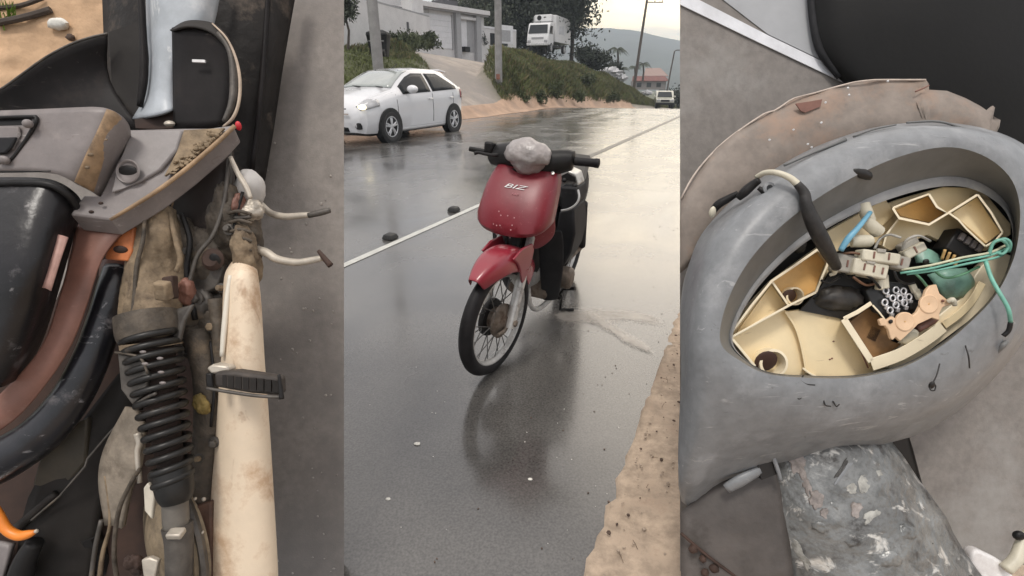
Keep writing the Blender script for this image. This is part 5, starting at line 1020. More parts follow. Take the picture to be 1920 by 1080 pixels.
tb([(318, 400, 1.03, 4), (330, 450, 1.02, 5), (338, 486, 1.02, 5), (330, 510, 1.02, 4)], 8).build('mount_fold', m_mud, lb, smooth=180)
sh([(302, 520, .985), (322, 516, .985), (324, 560, .985), (304, 562, .985)], .02).build('mount_slot', m_rust_void, lb, bevel=.003)
def hexbolt(px, py, d, r, mt=None, name='hex_bolt', h=.010):
    mb = M(); q = pxr(r, d); mb.lathe([(q, .004), (q, -h * .8), (q * .85, -h), (.001, -h)], P(px, py, d), FW + RT * random.uniform(-.3, .3) + UP * random.uniform(-.3, .3), 6); mb.build(name, mt or m_steel2, lb, smooth=0, bevel=.001)
    mb = M(); mb.lathe([(q * 1.5, .005), (q * 1.5, .001), (q * .9, .0)], P(px, py, d), FW, 18); mb.build('washer', m_iron, lb, smooth=40)
mb = M(); mb.box(P(306, 545, .945), (pxr(26, .95), .02, pxr(36, .95)), Matrix.Rotation(R(6), 3, 'Y')); mb.build('mount_nut', m_mud, lb, bevel=.004)
sh([(220, 662, .945), (262, 672, .935), (276, 700, .93), (274, 735, .935), (248, 760, .94), (226, 730, .945)], .01).build('spring_plate', m_iron, lb, bevel=.003)
tb([(216, 661, .94, 2.5), (240, 664, .932, 2.5), (264, 672, .93, 2.5), (277, 700, .925, 2.2)], 6).build('plate_edge', m_mud2, lb, smooth=180)
tb([(292, 738, .925, 3), (276, 745, .93, 3), (258, 756, .935, 3)], 6).build('wire', m_iron, lb, smooth=180)
for i, (px, py) in enumerate(((268, 660), (272, 682), (300, 672), (302, 698), (305, 718))): mb = M(); mb.ball(P(px, py, .918), (.0065, .003, .003), 8, 5); mb.build('spring_fleck', m_gp, lb, smooth=180)  # pale grey flecks on the upper coils
sh([(326, 580, 1.0), (362, 570, 1.0), (345, 600, .99), (336, 640, .98), (322, 630, .98)], .012).build('mount_tab', m_iron, lb, bevel=.004)
blob(385, 500, 1.12, 60, 75, .06, .25, m_mud2, 'crankcase'); blob(440, 440, 1.12, 48, 95, .05, .25, m_mud2, 'crankcase'); blob(375, 590, 1.1, 45, 60, .05, .25, m_iron, 'casting'); blob(380, 640, 1.09, 36, 45, .04, .2, m_mud2, 'casting')
blob(462, 480, 1.08, 24, 62, .03, .22, m_mud, 'casting'); blob(350, 545, 1.04, 14, 26, .02, .15, m_rustbr, 'rubber_bush')
mb = M(); mb.lathe([(.02, 0), (.024, .01), (.015, .02)], P(404, 487, 1.06), -FW, 16); mb.build('case_hole', m_rust_void, lb); mb = M(); mb.ball(P(403, 487, 1.043), (.012, .004, .014), 12, 8); mb.build('case_hole', m_blk, lb)
mb = M(); mb.ball(P(470, 352, 1.10), (pxr(26, 1.1), .03, pxr(34, 1.1)), 18, 12, .1, 2); mb.build('pale_cap', mat('pale grey cap', (.48, .46, .44), .5, var=.15, scale=12, dirt=(.30, .26, .22), damt=.3, dscale=8), lb, smooth=180)
blob(468, 395, 1.10, 22, 20, .03, .2, m_steel2, 'casting'); blob(450, 385, 1.08, 10, 24, .02, .15, m_rustbr, 'casting')
tb([(432, 294, 1.06, 4), (446, 325, 1.06, 5), (462, 352, 1.06, 5), (470, 372, 1.06, 4)], 8).build('clamp_strip', m_steel2, lb, smooth=180)
tb([(440, 408, 1.06, 4), (456, 408, 1.06, 4), (470, 406, 1.06, 4)], 8).build('clamp_pin', m_iron, lb, smooth=180)
tb([(368, 620, 1.06, 24), (385, 700, 1.055, 22), (390, 790, 1.06, 24), (384, 900, 1.07, 26), (376, 1110, 1.08, 30)], 14).build('swingarm', m_mud2, lb, smooth=180)
tb([(404, 560, 1.05, 13), (412, 650, 1.05, 12), (414, 740, 1.06, 10)], 10).build('bracket_strip', m_mud2, lb, smooth=180)
tb([(416, 560, 1.09, 10), (412, 760, 1.09, 11), (406, 900, 1.09, 12), (398, 1000, 1.09, 12)], 10).build('dark_gap_bar', m_blk, lb, smooth=180)  # black bar stands in for the shaded gap beside the shield
blob(376, 760, 1.03, 12, 20, .012, .25, mat('yellow brown grease', (.22, .16, .05), .6, var=.3, scale=30), 'grease_patch')
sh([(340, 960, 1.02), (396, 940, 1.03), (398, 1110, 1.03), (338, 1110, 1.02)], .02).build('rusty_plate', mat('rusty plate', (.085, .045, .03), .7, var=.35, scale=14, dirt=(.14, .10, .07), damt=.3, dscale=8), lb, bevel=.004)
for px, py, r in ((382, 936, 4), (366, 935, 3), (312, 1000, 3), (380, 998, 2.5)): mb = M(); mb.ball(P(px, py, 1.0), (pxr(r, 1.), .004, pxr(r, 1.)), 8, 5); mb.build('mud_fleck', m_steel2, lb, smooth=180)
for a in ((352, 470, 1.055, 8), (428, 430, 1.06, 7), (452, 505, 1.06, 7), (366, 560, 1.05, 9), (396, 612, 1.045, 8), (414, 540, 1.05, 6), (345, 660, 1.05, 7), (400, 830, 1.035, 7), (372, 860, 1.035, 6)): hexbolt(*a, random.choice([m_iron, m_mud, m_steel2]))
for pts in ([(430, 300, 1.07, 4), (420, 380, 1.06, 4), (400, 440, 1.05, 4), (370, 480, 1.045, 4), (352, 540, 1.04, 4)], [(455, 360, 1.07, 3), (440, 420, 1.06, 3), (446, 480, 1.06, 3), (430, 540, 1.05, 3)], [(340, 400, 1.05, 5), (356, 450, 1.045, 5), (350, 510, 1.045, 5), (366, 600, 1.05, 5)], [(395, 640, 1.045, 3), (402, 720, 1.04, 3), (396, 800, 1.04, 3)]): tb(pts, 8).build('cable', random.choice([m_blk, m_iron]), lb, smooth=180)
sh([(340, 480, 1.07), (392, 462, 1.07), (420, 500, 1.07), (408, 540, 1.07), (360, 560, 1.07), (338, 530, 1.07)], .02).build('engine_bracket', m_iron, lb, bevel=.005)
sh([(352, 590, 1.06), (398, 580, 1.06), (406, 630, 1.06), (372, 650, 1.06), (350, 630, 1.06)], .02).build('engine_bracket', m_mud2, lb, bevel=.005)
for k in range(5): tb([(428 + k * 2, 400 + k * 17, 1.055, 3), (448 + k * 2, 396 + k * 17, 1.05, 3.5), (472, 402 + k * 17, 1.06, 3)], 8).build('case_fin', m_mud2, lb, smooth=180)
# rear hub, chain case and brake plate at the bottom
gr_([[(246, 762, 1.04), (262, 770, 1.03), (276, 800, 1.03)], [(206, 840, 1.04), (240, 850, 1.02), (268, 870, 1.02)], [(196, 900, 1.05), (226, 905, 1.03), (250, 915, 1.03)], [(208, 980, 1.05), (222, 980, 1.04), (236, 985, 1.04)]]).build('chain_case', mat('pale muddy case', (.22, .185, .145), .8, var=.3, scale=14, dirt=(.12, .095, .07), damt=.4, dscale=9, bump=.6, bscale=40), lb, smooth=180, solid=.012, off=1)
tb([(198, 892, 1.03, 3), (204, 935, 1.03, 3), (206, 985, 1.03, 3), (192, 1040, 1.03, 4), (184, 1110, 1.03, 5)], 8).build('case_edge', m_mud, lb, smooth=180)
mb = M(); mb.lathe([(pxr(118, 1.0), .03), (pxr(120, 1.0), .0), (pxr(108, 1.0), -.012), (pxr(96, 1.0), -.008), (pxr(80, 1.0), -.02), (pxr(50, 1.0), -.028), (pxr(20, 1.0), -.034), (.001, -.035)], P(318, 1022, 1.06), (FW + RT * .75 + UP * .1), 40); mb.build('brake_drum', mat('muddy drum', (.225, .175, .115), .8, var=.3, scale=14, dirt=(.11, .085, .06), damt=.42, dscale=8, bump=.7, bscale=40), lb, smooth=40)
mb = M(); mb.lathe([(pxr(150, 1.0), .0), (pxr(152, 1.0), .008), (pxr(146, 1.0), .016)], P(318, 1022, 1.08), (FW + RT * .75 + UP * .1), 48); mb.build('drum_flange', m_iron, lb, smooth=40)
tb([(224, 1110, 1.01, 4), (214, 1040, 1.0, 4), (222, 960, .995, 4), (246, 905, .99, 4), (262, 880, .985, 4)], 8).build('brake_rod', m_mud2, lb, smooth=180)
tb([(168, 1110, 1.02, 4), (178, 1030, 1.02, 4), (190, 975, 1.02, 4)], 8).build('brake_rod', m_iron, lb, smooth=180)
sh([(268, 915, .965), (276, 905, .965), (290, 925, .965), (284, 975, .965), (270, 958, .965)], .01).build('adjuster_tab', mat('pale tab', (.58, .53, .44), .5, var=.15, scale=20), lb, bevel=.003)
sh([(264, 1050, .965), (280, 1046, .965), (296, 1052, .965), (290, 1085, .965), (268, 1082, .965)], .012).build('adjuster_tab', m_steel2, lb, bevel=.003)
blob(252, 1060, .985, 18, 26, .012, .2, m_rust_void, 'hub_cavity')
tb([(258, 812, 1.0, 7), (262, 830, 1.0, 6), (258, 850, 1.0, 5), (262, 905, 1.0, 4)], 8).build('case_lug', m_steel2, lb, smooth=180)
# exhaust heat shield
rows = []
for y, xl, xr in ((488, 446, 468), (496, 437, 474), (506, 429, 478), (520, 424, 480), (545, 423, 484), (600, 420, 488), (680, 416, 492), (760, 412, 499), (850, 406, 505), (950, 398, 511), (1030, 392, 516), (1110, 384, 520)):
    rows.append([(xl + (xr - xl) * (.5 - .5 * math.cos(math.pi * k / 8)), y - 4 * math.sin(math.pi * k / 8), 1.06 - .042 * math.sin(math.pi * k / 8) + .02 * (k / 8) + max(0, 520 - y) ** 1.4 * .0004) for k in range(9)])
mb = M(); mb.grid([[P(*p) for p in r] for r in rows]); ex = mb.build('heat_shield', m_cream, lb, smooth=180, solid=.006, off=1, sub=1)
mb = M(); mb.loft([[P(a, b, d + .004) for a, b, d in rows[0]], [P(a + (452 - a) * .35, b - 16, d + .02) for a, b, d in rows[0]], [P(a + (455 - a) * .75, b - 22, d + .04) for a, b, d in rows[0]]], closed=False); mb.build('shield_end', m_mud, lb, smooth=180, solid=.004)
tb([(432, 516, 1.03, 4), (426, 560, 1.028, 5), (420, 620, 1.026, 5), (416, 668, 1.026, 4)], 8).build('shield_flange', mat('bright cream edge', (.75, .70, .60), .5, var=.08), lb, smooth=180)
# pillion footpeg
sh([(386, 690, .975), (398, 683, .975), (426, 686, .975), (430, 696, .975), (396, 702, .975)], .03).build('peg_mount', m_steel2, lb, bevel=.004)
mb = M(); mb.prism([P(400, 698, .955), P(440, 696, .96), P(522, 708, .97), P(524, 742, .97), P(470, 738, .965), P(402, 726, .955)], FW * .035); pg = mb.build('foot_peg', mat('worn rubber peg', (.055, .047, .042), .6, spec=.25, var=.3, scale=30, dirt=(.12, .095, .075), damt=.35, dscale=22), lb, bevel=.006)
for k in range(8): mb = M(); x = 413 + k * 14; mb.prism([P(x, 703 + k * 1.6, .957 + k * .0012), P(x + 11, 703.5 + k * 1.6, .957 + k * .0012), P(x + 11, 726 + k * 1.5, .957 + k * .0012), P(x, 725 + k * 1.5, .957 + k * .0012)], FW * .01); mb.build('peg_rib', m_dk2, pg, smooth=0)
tb([(388, 728, .96, 3), (430, 735, .96, 3.2), (480, 742, .962, 3.2), (532, 745, .965, 3.5)], 8).build('peg_rod', m_iron, pg, smooth=180)
tb([(523, 702, .955, 3), (526, 725, .955, 4), (528, 748, .955, 5)], 8).build('peg_end', m_blk, pg, smooth=180)
sh([(384, 700, .97), (396, 700, .97), (400, 728, .97), (386, 726, .97)], .02).build('peg_pivot', m_blk, lb, bevel=.003)
# pedals on the far side
tb([(490, 384, 1.16, 6), (508, 400, 1.15, 6.5), (535, 406, 1.14, 6.5), (565, 404, 1.13, 6), (590, 402, 1.125, 5)], 10).build('front_pedal', m_steel2, lb, smooth=180)
tb([(578, 404, 1.12, 5), (600, 399, 1.12, 6), (619, 394, 1.12, 5)], 10).build('pedal_rubber', m_iron, lb, smooth=180)
tb([(482, 468, 1.10, 8), (500, 474, 1.09, 8), (520, 486, 1.08, 7.5), (555, 492, 1.07, 7), (585, 488, 1.065, 6.5), (604, 484, 1.06, 6)], 10).build('rear_pedal', m_steel2, lb, smooth=180)
tb([(597, 470, 1.055, 3.5), (608, 484, 1.052, 5), (620, 498, 1.05, 6)], 8).build('pedal_rubber', m_rust_void, lb, smooth=180)
tb([(482, 462, 1.11, 5), (490, 472, 1.10, 6)], 8).build('pedal_pivot', m_iron, lb, smooth=180)
# stays that carry the tail from the ground behind
for x in (330, 200): 
    q = P(x, 1075, 1.13); mb = M(); mb.tube([Vector((q.x, q.y, .012)), Vector((q.x, q.y, q.z + .12))], .02, 8); mb.build('stand_leg', m_blk, lb)
# ---------------------------------------------------------------- close bay on the right: broken headlight housing over another leaning piece of road
m_slab2 = mat('damp grey brown road surface', (.205, .187, .172), .8, var=.12, scale=40, dirt=(.31, .30, .285), damt=.42, dscale=1.2, bump=.5, bscale=260, detail=10)
panel('road', 1275, 1965, 1.40, m_slab2)
mb = M(); mb.prism([P(1275, -6, 1.394), P(1275, 8, 1.394), P(1420, 78, 1.394), P(1600, 163, 1.394), P(1660, 190, 1.394), P(1664, 174, 1.394), P(1600, 143, 1.394), P(1440, 66, 1.394), P(1300, -6, 1.394)], FW * .003)
tag(mb.build('road_line', mat('chalky road line', (.66, .67, .70), .6, var=.12, scale=12, dirt=(.42, .42, .43), damt=.3, dscale=8), smooth=0), kind='structure')
mb = M(); mb.prism([P(*p, 1.397) for p in ((1305, -40), (1535, -40), (1560, 120), (1600, 141), (1440, 64))], FW * .002)
tag(mb.build('pale_asphalt_patch', mat('pale asphalt', (.36, .37, .385), .7, var=.12, scale=3, dirt=(.28, .285, .295), damt=.4, dscale=2), smooth=0), kind='structure')  # paler grey area above the line
b0 = P(1600, 1090, 1.2)
# dark mass of unknown kind behind; its rounded form is made up
bp_ = thing('black_mass', 'smooth black rounded mass out of focus behind the broken headlight housing', 'dark mass', P(1740, 300, 1.36))
gr_([[(1515, -60, 1.385), (1580, -60, 1.33), (1720, -60, 1.30), (1860, -60, 1.29), (1980, -60, 1.30)], [(1520, 20, 1.385), (1582, 20, 1.335), (1720, 30, 1.30), (1860, 30, 1.29), (1980, 30, 1.30)], [(1532, 85, 1.385), (1592, 95, 1.345), (1722, 115, 1.315), (1860, 125, 1.30), (1980, 130, 1.31)], [(1572, 140, 1.385), (1622, 165, 1.355), (1735, 195, 1.335), (1865, 215, 1.325), (1980, 225, 1.33)], [(1640, 200, 1.388), (1685, 225, 1.37), (1765, 262, 1.36), (1875, 292, 1.355), (1980, 302, 1.355)], [(1700, 250, 1.392), (1740, 275, 1.39), (1800, 305, 1.385), (1885, 328, 1.385), (1980, 340, 1.385)]]).build('mass_skin', mat('matt black', (.008, .008, .008), .6, spec=.25, var=.2, scale=4, bump=.1, bscale=60), bp_, smooth=180, solid=.006, off=1)
tb([(1518, -60, 1.38, 7), (1524, 30, 1.38, 7), (1538, 95, 1.38, 7), (1575, 145, 1.38, 6)], 8).build('mass_edge', m_gpl, bp_, smooth=180)

rb = thing('headlight_housing', 'broken grey scooter headlight housing with its cream reflector case open and wires loose', 'headlight housing', b0)
m_cowl = mat('weathered grey plastic', (.205, .213, .222), .40, var=.12, scale=26, dirt=(.29, .296, .305), damt=.40, dscale=9, bump=.14, bscale=70)
scratches(m_cowl, (.46, .46, .46), .55, (5, 70, 60)); scratches(m_cowl, (.08, .078, .075), .55, (40, 9, 60), 1.9, .66)
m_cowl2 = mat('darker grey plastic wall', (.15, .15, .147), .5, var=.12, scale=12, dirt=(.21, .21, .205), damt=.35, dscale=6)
m_crm = mat('cream plastic', (.80, .66, .42), .4, var=.06, scale=8, dirt=(.64, .48, .27), damt=.28, dscale=8, spec=.5)
m_crm2 = mat('pale cream plastic', (.82, .72, .53), .4, var=.07, scale=10, dirt=(.62, .51, .34), damt=.28, dscale=9)
scratches(m_crm, (.34, .23, .12), .6, (18, 70, 50), .4, .64); scratches(m_crm2, (.34, .25, .15), .6, (18, 70, 50), .9, .64)
m_amb = mat('amber stained plastic', (.66, .42, .17), .45, var=.12, scale=12)
m_sheet = mat('pinkish torn plastic', (.225, .188, .16), .6, var=.16, scale=18, dirt=(.33, .225, .165), damt=.42, dscale=3, bump=.2, bscale=50)
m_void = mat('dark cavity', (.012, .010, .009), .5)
# rings of the housing at matching angles, clockwise from the left: (px, py)
crest = [(1345, 640), (1356, 590), (1385, 520), (1432, 456), (1500, 395), (1585, 340), (1680, 296), (1770, 276), (1840, 290), (1892, 330), (1912, 385), (1915, 450), (1905, 520), (1872, 588), (1820, 640), (1755, 684), (1680, 712), (1600, 724), (1510, 724), (1430, 712), (1372, 684)]
inner = [(1374, 642), (1382, 605), (1412, 552), (1452, 505), (1510, 455), (1588, 408), (1672, 372), (1760, 350), (1822, 354), (1872, 382), (1894, 415), (1898, 455), (1886, 510), (1858, 558), (1815, 602), (1762, 645), (1690, 684), (1605, 703), (1515, 704), (1440, 697), (1396, 672)]
shoul = [(1300, 660), (1310, 580), (1340, 490), (1385, 415), (1450, 350), (1545, 290), (1660, 248), (1775, 240), (1862, 258), (1925, 300), (1952, 370), (1952, 450), (1935, 545), (1905, 612), (1855, 680), (1785, 738), (1700, 772), (1600, 790), (1500, 790), (1400, 770), (1330, 730)]
outer = [(1277, 700), (1277, 590), (1300, 470), (1348, 400), (1425, 335), (1530, 275), (1655, 236), (1780, 230), (1872, 248), (1940, 288), (1972, 360), (1972, 470), (1950, 570), (1918, 640), (1868, 705), (1800, 768), (1720, 815), (1610, 842), (1490, 862), (1360, 890), (1278, 905)]
under = [(1277, 720), (1277, 560), (1300, 480), (1352, 410), (1430, 345), (1535, 285), (1658, 246), (1780, 240), (1868, 256), (1935, 296), (1965, 366), (1965, 470), (1945, 565), (1912, 630), (1862, 690), (1795, 752), (1716, 800), (1610, 835), (1492, 862), (1365, 905), (1278, 940)]
for _k in range(12, 21):
    _c = (1640, 530); _x, _y = inner[_k]; _l = math.hypot(_x - _c[0], _y - _c[1]); _m = 5 if _k < 20 else 9; crest[_k] = (_x + (_x - _c[0]) / _l * _m, _y + (_y - _c[1]) / _l * _m)
crest[11] = (1908, 456); crest[0] = (1352, 645)
def ring(pts, d, n=5): 
    return [P(a, b, c) for a, b, c in cr([(x, y, d(x, y) if callable(d) else d) for x, y in pts], n, True)]
dsl = lambda k: (lambda x, y: k + .00009 * (x - 1600))           # the face turns slightly away to the right
rings = [ring(under, 1.24), ring(outer, dsl(1.17)), ring([((a + c) / 2, (b + e) / 2) for (a, b), (c, e) in zip(outer, shoul)], dsl(1.085)), ring(shoul, dsl(1.03)), ring([((a * .4 + c * .6), (b * .4 + e * .6)) for (a, b), (c, e) in zip(shoul, crest)], dsl(1.005)), ring(crest, dsl(1.008))]
mb = M(); mb.loft(rings, cap0=False, cap1=False); mb.build('cowl', m_cowl, rb, smooth=180)
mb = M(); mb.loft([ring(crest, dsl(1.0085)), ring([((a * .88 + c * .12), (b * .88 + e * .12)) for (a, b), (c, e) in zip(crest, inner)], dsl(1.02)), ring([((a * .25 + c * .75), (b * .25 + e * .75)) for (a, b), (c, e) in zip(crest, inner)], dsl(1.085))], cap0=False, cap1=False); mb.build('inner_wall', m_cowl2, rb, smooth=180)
mb = M(); mb.loft([ring([((a * .25 + c * .75), (b * .25 + e * .75)) for (a, b), (c, e) in zip(crest, inner)], dsl(1.0855)), ring([((a * .12 + c * .88), (b * .12 + e * .88)) for (a, b), (c, e) in zip(crest, inner)], dsl(1.081)), ring(inner, dsl(1.084)), ring(inner, dsl(1.13))], cap0=False, cap1=False); mb.build('opening_lip', mat('rubbed grey lip', (.29, .29, .29), .45, var=.15, scale=14, dirt=(.46, .44, .40), damt=.34, dscale=7), rb, smooth=60)
# housing floor
rf = bpy.data.objects.new('reflector_case', None); COL.objects.link(rf); rf.parent = rb; rf.location = P(1640, 540, 1.19) - rb.location
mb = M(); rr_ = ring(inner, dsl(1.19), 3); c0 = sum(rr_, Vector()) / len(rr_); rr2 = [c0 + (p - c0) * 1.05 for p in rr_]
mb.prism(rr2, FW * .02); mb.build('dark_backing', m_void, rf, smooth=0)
def crm(pts, d, t, mt=m_crm, name='case_floor', par=rf, bev=.002):
    d -= .035 * (d > 1.14); m_ = sh([(x, y, d) for x, y in pts], t); return m_.build(name, mt, par, bevel=bev, smooth=30)
crm([(1366, 636), (1414, 690), (1440, 715), (1640, 720), (1700, 700), (1640, 640), (1640, 590), (1591, 598), (1505, 580), (1478, 584), (1460, 576)], 1.165, .02)
crm([(1366, 612), (1447, 527), (1540, 460), (1560, 500), (1533, 546), (1480, 574), (1376, 634)], 1.172, .015, m_crm)
crm([(1540, 440), (1660, 372), (1680, 400), (1640, 440), (1575, 470), (1548, 480)], 1.165, .015, m_crm)
crm([(1655, 385), (1690, 372), (1770, 350), (1840, 352), (1896, 420), (1896, 440), (1850, 470), (1800, 470), (1740, 440), (1670, 470), (1630, 450)], 1.172, .015, m_crm)
crm([(1800, 560), (1840, 500), (1870, 470), (1900, 480), (1880, 540), (1820, 600), (1700, 690), (1640, 690), (1700, 640)], 1.15, .02, m_crm2, 'right_flange')
# standing ribs: walls rising towards the viewer
def rib(pts, d0, d1, t=4.5, mt=m_crm2, name='rib', par=rf, k=3, smooth=False):
    d0 -= .03; d1 -= .018
    q = cr(pts, k) if smooth else [tuple(map(float, p)) for p in pts]; m_ = M(); rows = []
    for i, (x, y) in enumerate(q):
        a = q[max(0, i - 1)]; b = q[min(len(q) - 1, i + 1)]; tx, ty = b[0] - a[0], b[1] - a[1]; l = math.hypot(tx, ty) or 1; nx, ny = -ty / l * t / 2, tx / l * t / 2
        rows.append([P(x + nx, y + ny, d1), P(x - nx, y - ny, d1), P(x - nx, y - ny, d0), P(x + nx, y + ny, d0)])
    m_.loft(rows); return m_.build(name, mt, par, smooth=40, bevel=.0012)
rib([(1372, 632), (1430, 600), (1479, 573), (1530, 548)], 1.175, 1.10); rib([(1530, 548), (1542, 518), (1552, 488), (1533, 468)], 1.175, 1.10, smooth=True); rib([(1533, 468), (1490, 498), (1447, 527), (1410, 572), (1374, 620)], 1.175, 1.098, 5)
rib([(1447, 527), (1463, 550), (1479, 573)], 1.175, 1.11); rib([(1372, 634), (1395, 662), (1416, 687)], 1.17, 1.10, 5); rib([(1472, 584), (1492, 615), (1504, 655), (1512, 700)], 1.17, 1.135, 4, m_crm, smooth=True); rib([(1505, 690), (1518, 700), (1530, 706)], 1.17, 1.13, 4)
hexc = [(1674, 390), (1686, 409), (1742, 421), (1777, 400), (1757, 388), (1742, 364)]
rib(hexc, 1.18, 1.095, 4.5); rib([(1742, 364), (1708, 376), (1674, 390)], 1.18, 1.10, 4); rib([(1777, 400), (1806, 382), (1833, 365)], 1.18, 1.095, 4.5); rib([(1780, 400), (1797, 412), (1811, 428), (1830, 446), (1848, 462)], 1.18, 1.095, 4); rib([(1833, 365), (1858, 398), (1880, 436)], 1.18, 1.10, 4.5); rib([(1686, 409), (1662, 440), (1656, 462)], 1.18, 1.12, 4); rib([(1880, 436), (1866, 452), (1848, 462)], 1.18, 1.10, 4)
crm([(1680, 394), (1740, 368), (1755, 390), (1772, 400), (1742, 417), (1690, 405)], 1.168, .004, m_amb, 'amber_cell', bev=0)
crm([(1450, 528), (1530, 474), (1546, 492), (1528, 544), (1482, 568)], 1.168, .004, m_amb, 'amber_cell', bev=0)
crm([(1786, 400), (1832, 370), (1876, 436), (1850, 456)], 1.15, .006, m_crm, 'cell_floor', bev=0)
crm([(1384, 620), (1446, 534), (1474, 572), (1382, 628)], 1.166, .004, m_crm, 'cell_floor', bev=0)
def boss(px, py, r, d0=1.135, d1=1.10): 
    mb = M(); q = pxr(r, d1); mb.lathe([(q * 1.25, 0), (q * 1.22, -(d0 - d1)), (q * 1.0, -(d0 - d1) - .001), (q * .95, -.002)], P(px, py, d0), FW, 26); mb.build('screw_boss', m_crm2, rf, smooth=40)
    mb = M(); mb.ball(P(px, py, d1 + .004), (q * .98, .004, q * .98), 22, 8); mb.build('boss_hole', mat('rusty hole', (.05, .022, .014), .6), rf, smooth=180)
boss(1436, 677, 22); boss(1479, 555, 14, 1.138, 1.112)
# dark gap with grimy bulb socket
crm([(1500, 582), (1533, 547), (1562, 505), (1600, 500), (1650, 530), (1644, 590), (1591, 600)], 1.158, .006, m_void, 'cavity', bev=0)
mb = M(); mb.ball(P(1572, 560, 1.125), (pxr(44, 1.15), .025, pxr(24, 1.15)), 24, 14, .22, 3); mb.build('bulb_socket', mat('grimy socket', (.04, .036, .033), .45, var=.5, scale=30, dirt=(.25, .22, .15), damt=.25, dscale=25), rf, smooth=180)
mb = M(); mb.ball(P(1500, 462, 1.11), (.014, .006, .016), 12, 8, .2); mb.build('lip_hole', m_void, rb, smooth=180)
# connectors
def blk(c, s, d, ang, mt, name, par, t=.03, bev=.004):
    x, y = c; w, h = s; a = R(ang); ca, sa = math.cos(a), math.sin(a); pts = [(x + u * ca - v * sa, y + u * sa + v * ca, d) for u, v in ((-w / 2, -h / 2), (w / 2, -h / 2), (w / 2, h / 2), (-w / 2, h / 2))]
    return sh(pts, t).build(name, mt, par, bevel=bev)
m_con = mat('dirty white connector', (.58, .54, .43), .45, var=.12, scale=20, dirt=(.33, .29, .21), damt=.34, dscale=14)
m_cong = mat('grey connector', (.33, .31, .27), .5, var=.15, scale=20, dirt=(.20, .18, .15), damt=.3, dscale=12)
blk((1654, 482), (72, 22), 1.055, 8, m_con, 'connector', rb, .03); blk((1634, 504), (66, 30), 1.06, 12, m_con, 'connector', rb, .035); blk((1594, 495), (50, 34), 1.07, 10, m_cong, 'connector', rb, .03); blk((1690, 492), (36, 26), 1.065, 14, m_cong, 'connector', rb, .03)
blk((1654, 527), (12, 34), 1.08, 4, m_con, 'connector_tab', rb, .015); blk((1718, 470), (44, 18), 1.09, -28, m_con, 'connector', rb, .02); blk((1708, 458), (36, 16), 1.10, -30, m_cong, 'connector', rb, .02)
for x, y, r, a in ((1624, 398, 11, 70), (1634, 424, 12, 40), (1612, 452, 12, 0)): 
    mb = M(); dr = RT * math.cos(R(a)) - UP * math.sin(R(a)); mb.tube([P(x, y, 1.09) - dr * .018, P(x, y, 1.085), P(x, y, 1.09) + dr * .02], [pxr(r, 1.09)] * 3, 12); mb.build('white_sleeve', m_con, rb, smooth=50)
tb([(1576, 470, 1.06, 5), (1590, 448, 1.055, 6), (1608, 428, 1.055, 5), (1632, 398, 1.07, 4)], 8).build('blue_wire', mat('blue wire', (.16, .38, .52), .4, var=.15), rb, smooth=180)
m_teal = mat('teal wire', (.16, .40, .32), .4, var=.2, scale=20)
for k, pts in enumerate(([(1688, 512, 1.07), (1746, 503, 1.05), (1804, 489, 1.05), (1854, 479, 1.05), (1888, 466, 1.06)], [(1690, 506, 1.068), (1746, 497, 1.048), (1804, 483, 1.048), (1854, 474, 1.05), (1886, 460, 1.06)], [(1700, 514, 1.07), (1760, 506, 1.052), (1815, 494, 1.05), (1860, 485, 1.05), (1880, 478, 1.06)])):
    tb([(*p, 2.3) for p in pts], 7).build('teal_wire', [m_teal, mat('pale wire', (.50, .50, .36), .4), m_teal][k], rb, smooth=180)
tb([(1854, 478, 1.05, 3), (1862, 456, 1.045, 3), (1878, 450, 1.04, 3), (1890, 462, 1.045, 3), (1880, 476, 1.05, 3), (1866, 472, 1.055, 3)], 7).build('teal_wire', m_teal, rb, smooth=180)
tb([(1868, 452, 1.05, 3), (1884, 448, 1.04, 3), (1894, 456, 1.04, 3), (1892, 472, 1.05, 3)], 7).build('teal_wire', m_teal, rb, smooth=180)
tb([(1848, 490, 1.05, 3.5), (1858, 520, 1.03, 3.5), (1872, 546, 1.01, 3.5), (1890, 578, 1.0, 3.5), (1895, 604, 1.01, 3.5)], 8).build('teal_wire', m_teal, rb, smooth=180); tb([(1895, 604, 1.01, 4), (1891, 620, 1.015, 4), (1881, 630, 1.02, 4)], 8).build('wire_end', m_blk, rb, smooth=180)
m_green = mat('greenish translucent plastic', (.20, .36, .29), .35, var=.25, scale=14, dirt=(.14, .17, .14), damt=.35, dscale=10)
gr_([[(1712, 470, 1.13), (1740, 466, 1.12), (1764, 480, 1.13)], [(1718, 492, 1.12), (1742, 492, 1.11), (1768, 500, 1.12)]]).build('green_flap', m_green, rb, smooth=180, solid=.004)
gr_([[(1738, 515, 1.12), (1775, 505, 1.10), (1812, 502, 1.11)], [(1760, 545, 1.11), (1790, 535, 1.09), (1828, 528, 1.11)], [(1772, 562, 1.12), (1798, 560, 1.11), (1822, 552, 1.13)]]).build('green_flap', m_green, rb, smooth=180, solid=.005)
mb = M(); mb.ball(P(1736, 491, 1.09), (.007, .004, .007), 10, 6); mb.build('flap_hole', m_void, rb)
bc = blk((1812, 462), (62, 46), 1.10, 32, m_blk, 'black_connector', rb, .04)
for k in range(4): blk((1806 + k * 11, 444 + k * 7), (9, 14), 1.094, 32, m_gp, 'pin_socket', bc, .008, .001)
for k in range(4): tb([(1772 + k * 9, 468 + k * 5, 1.10, 2.6), (1766 + k * 8, 486 + k * 4, 1.11, 2.6)], 6).build('pin_wire', m_amb, bc, smooth=180)
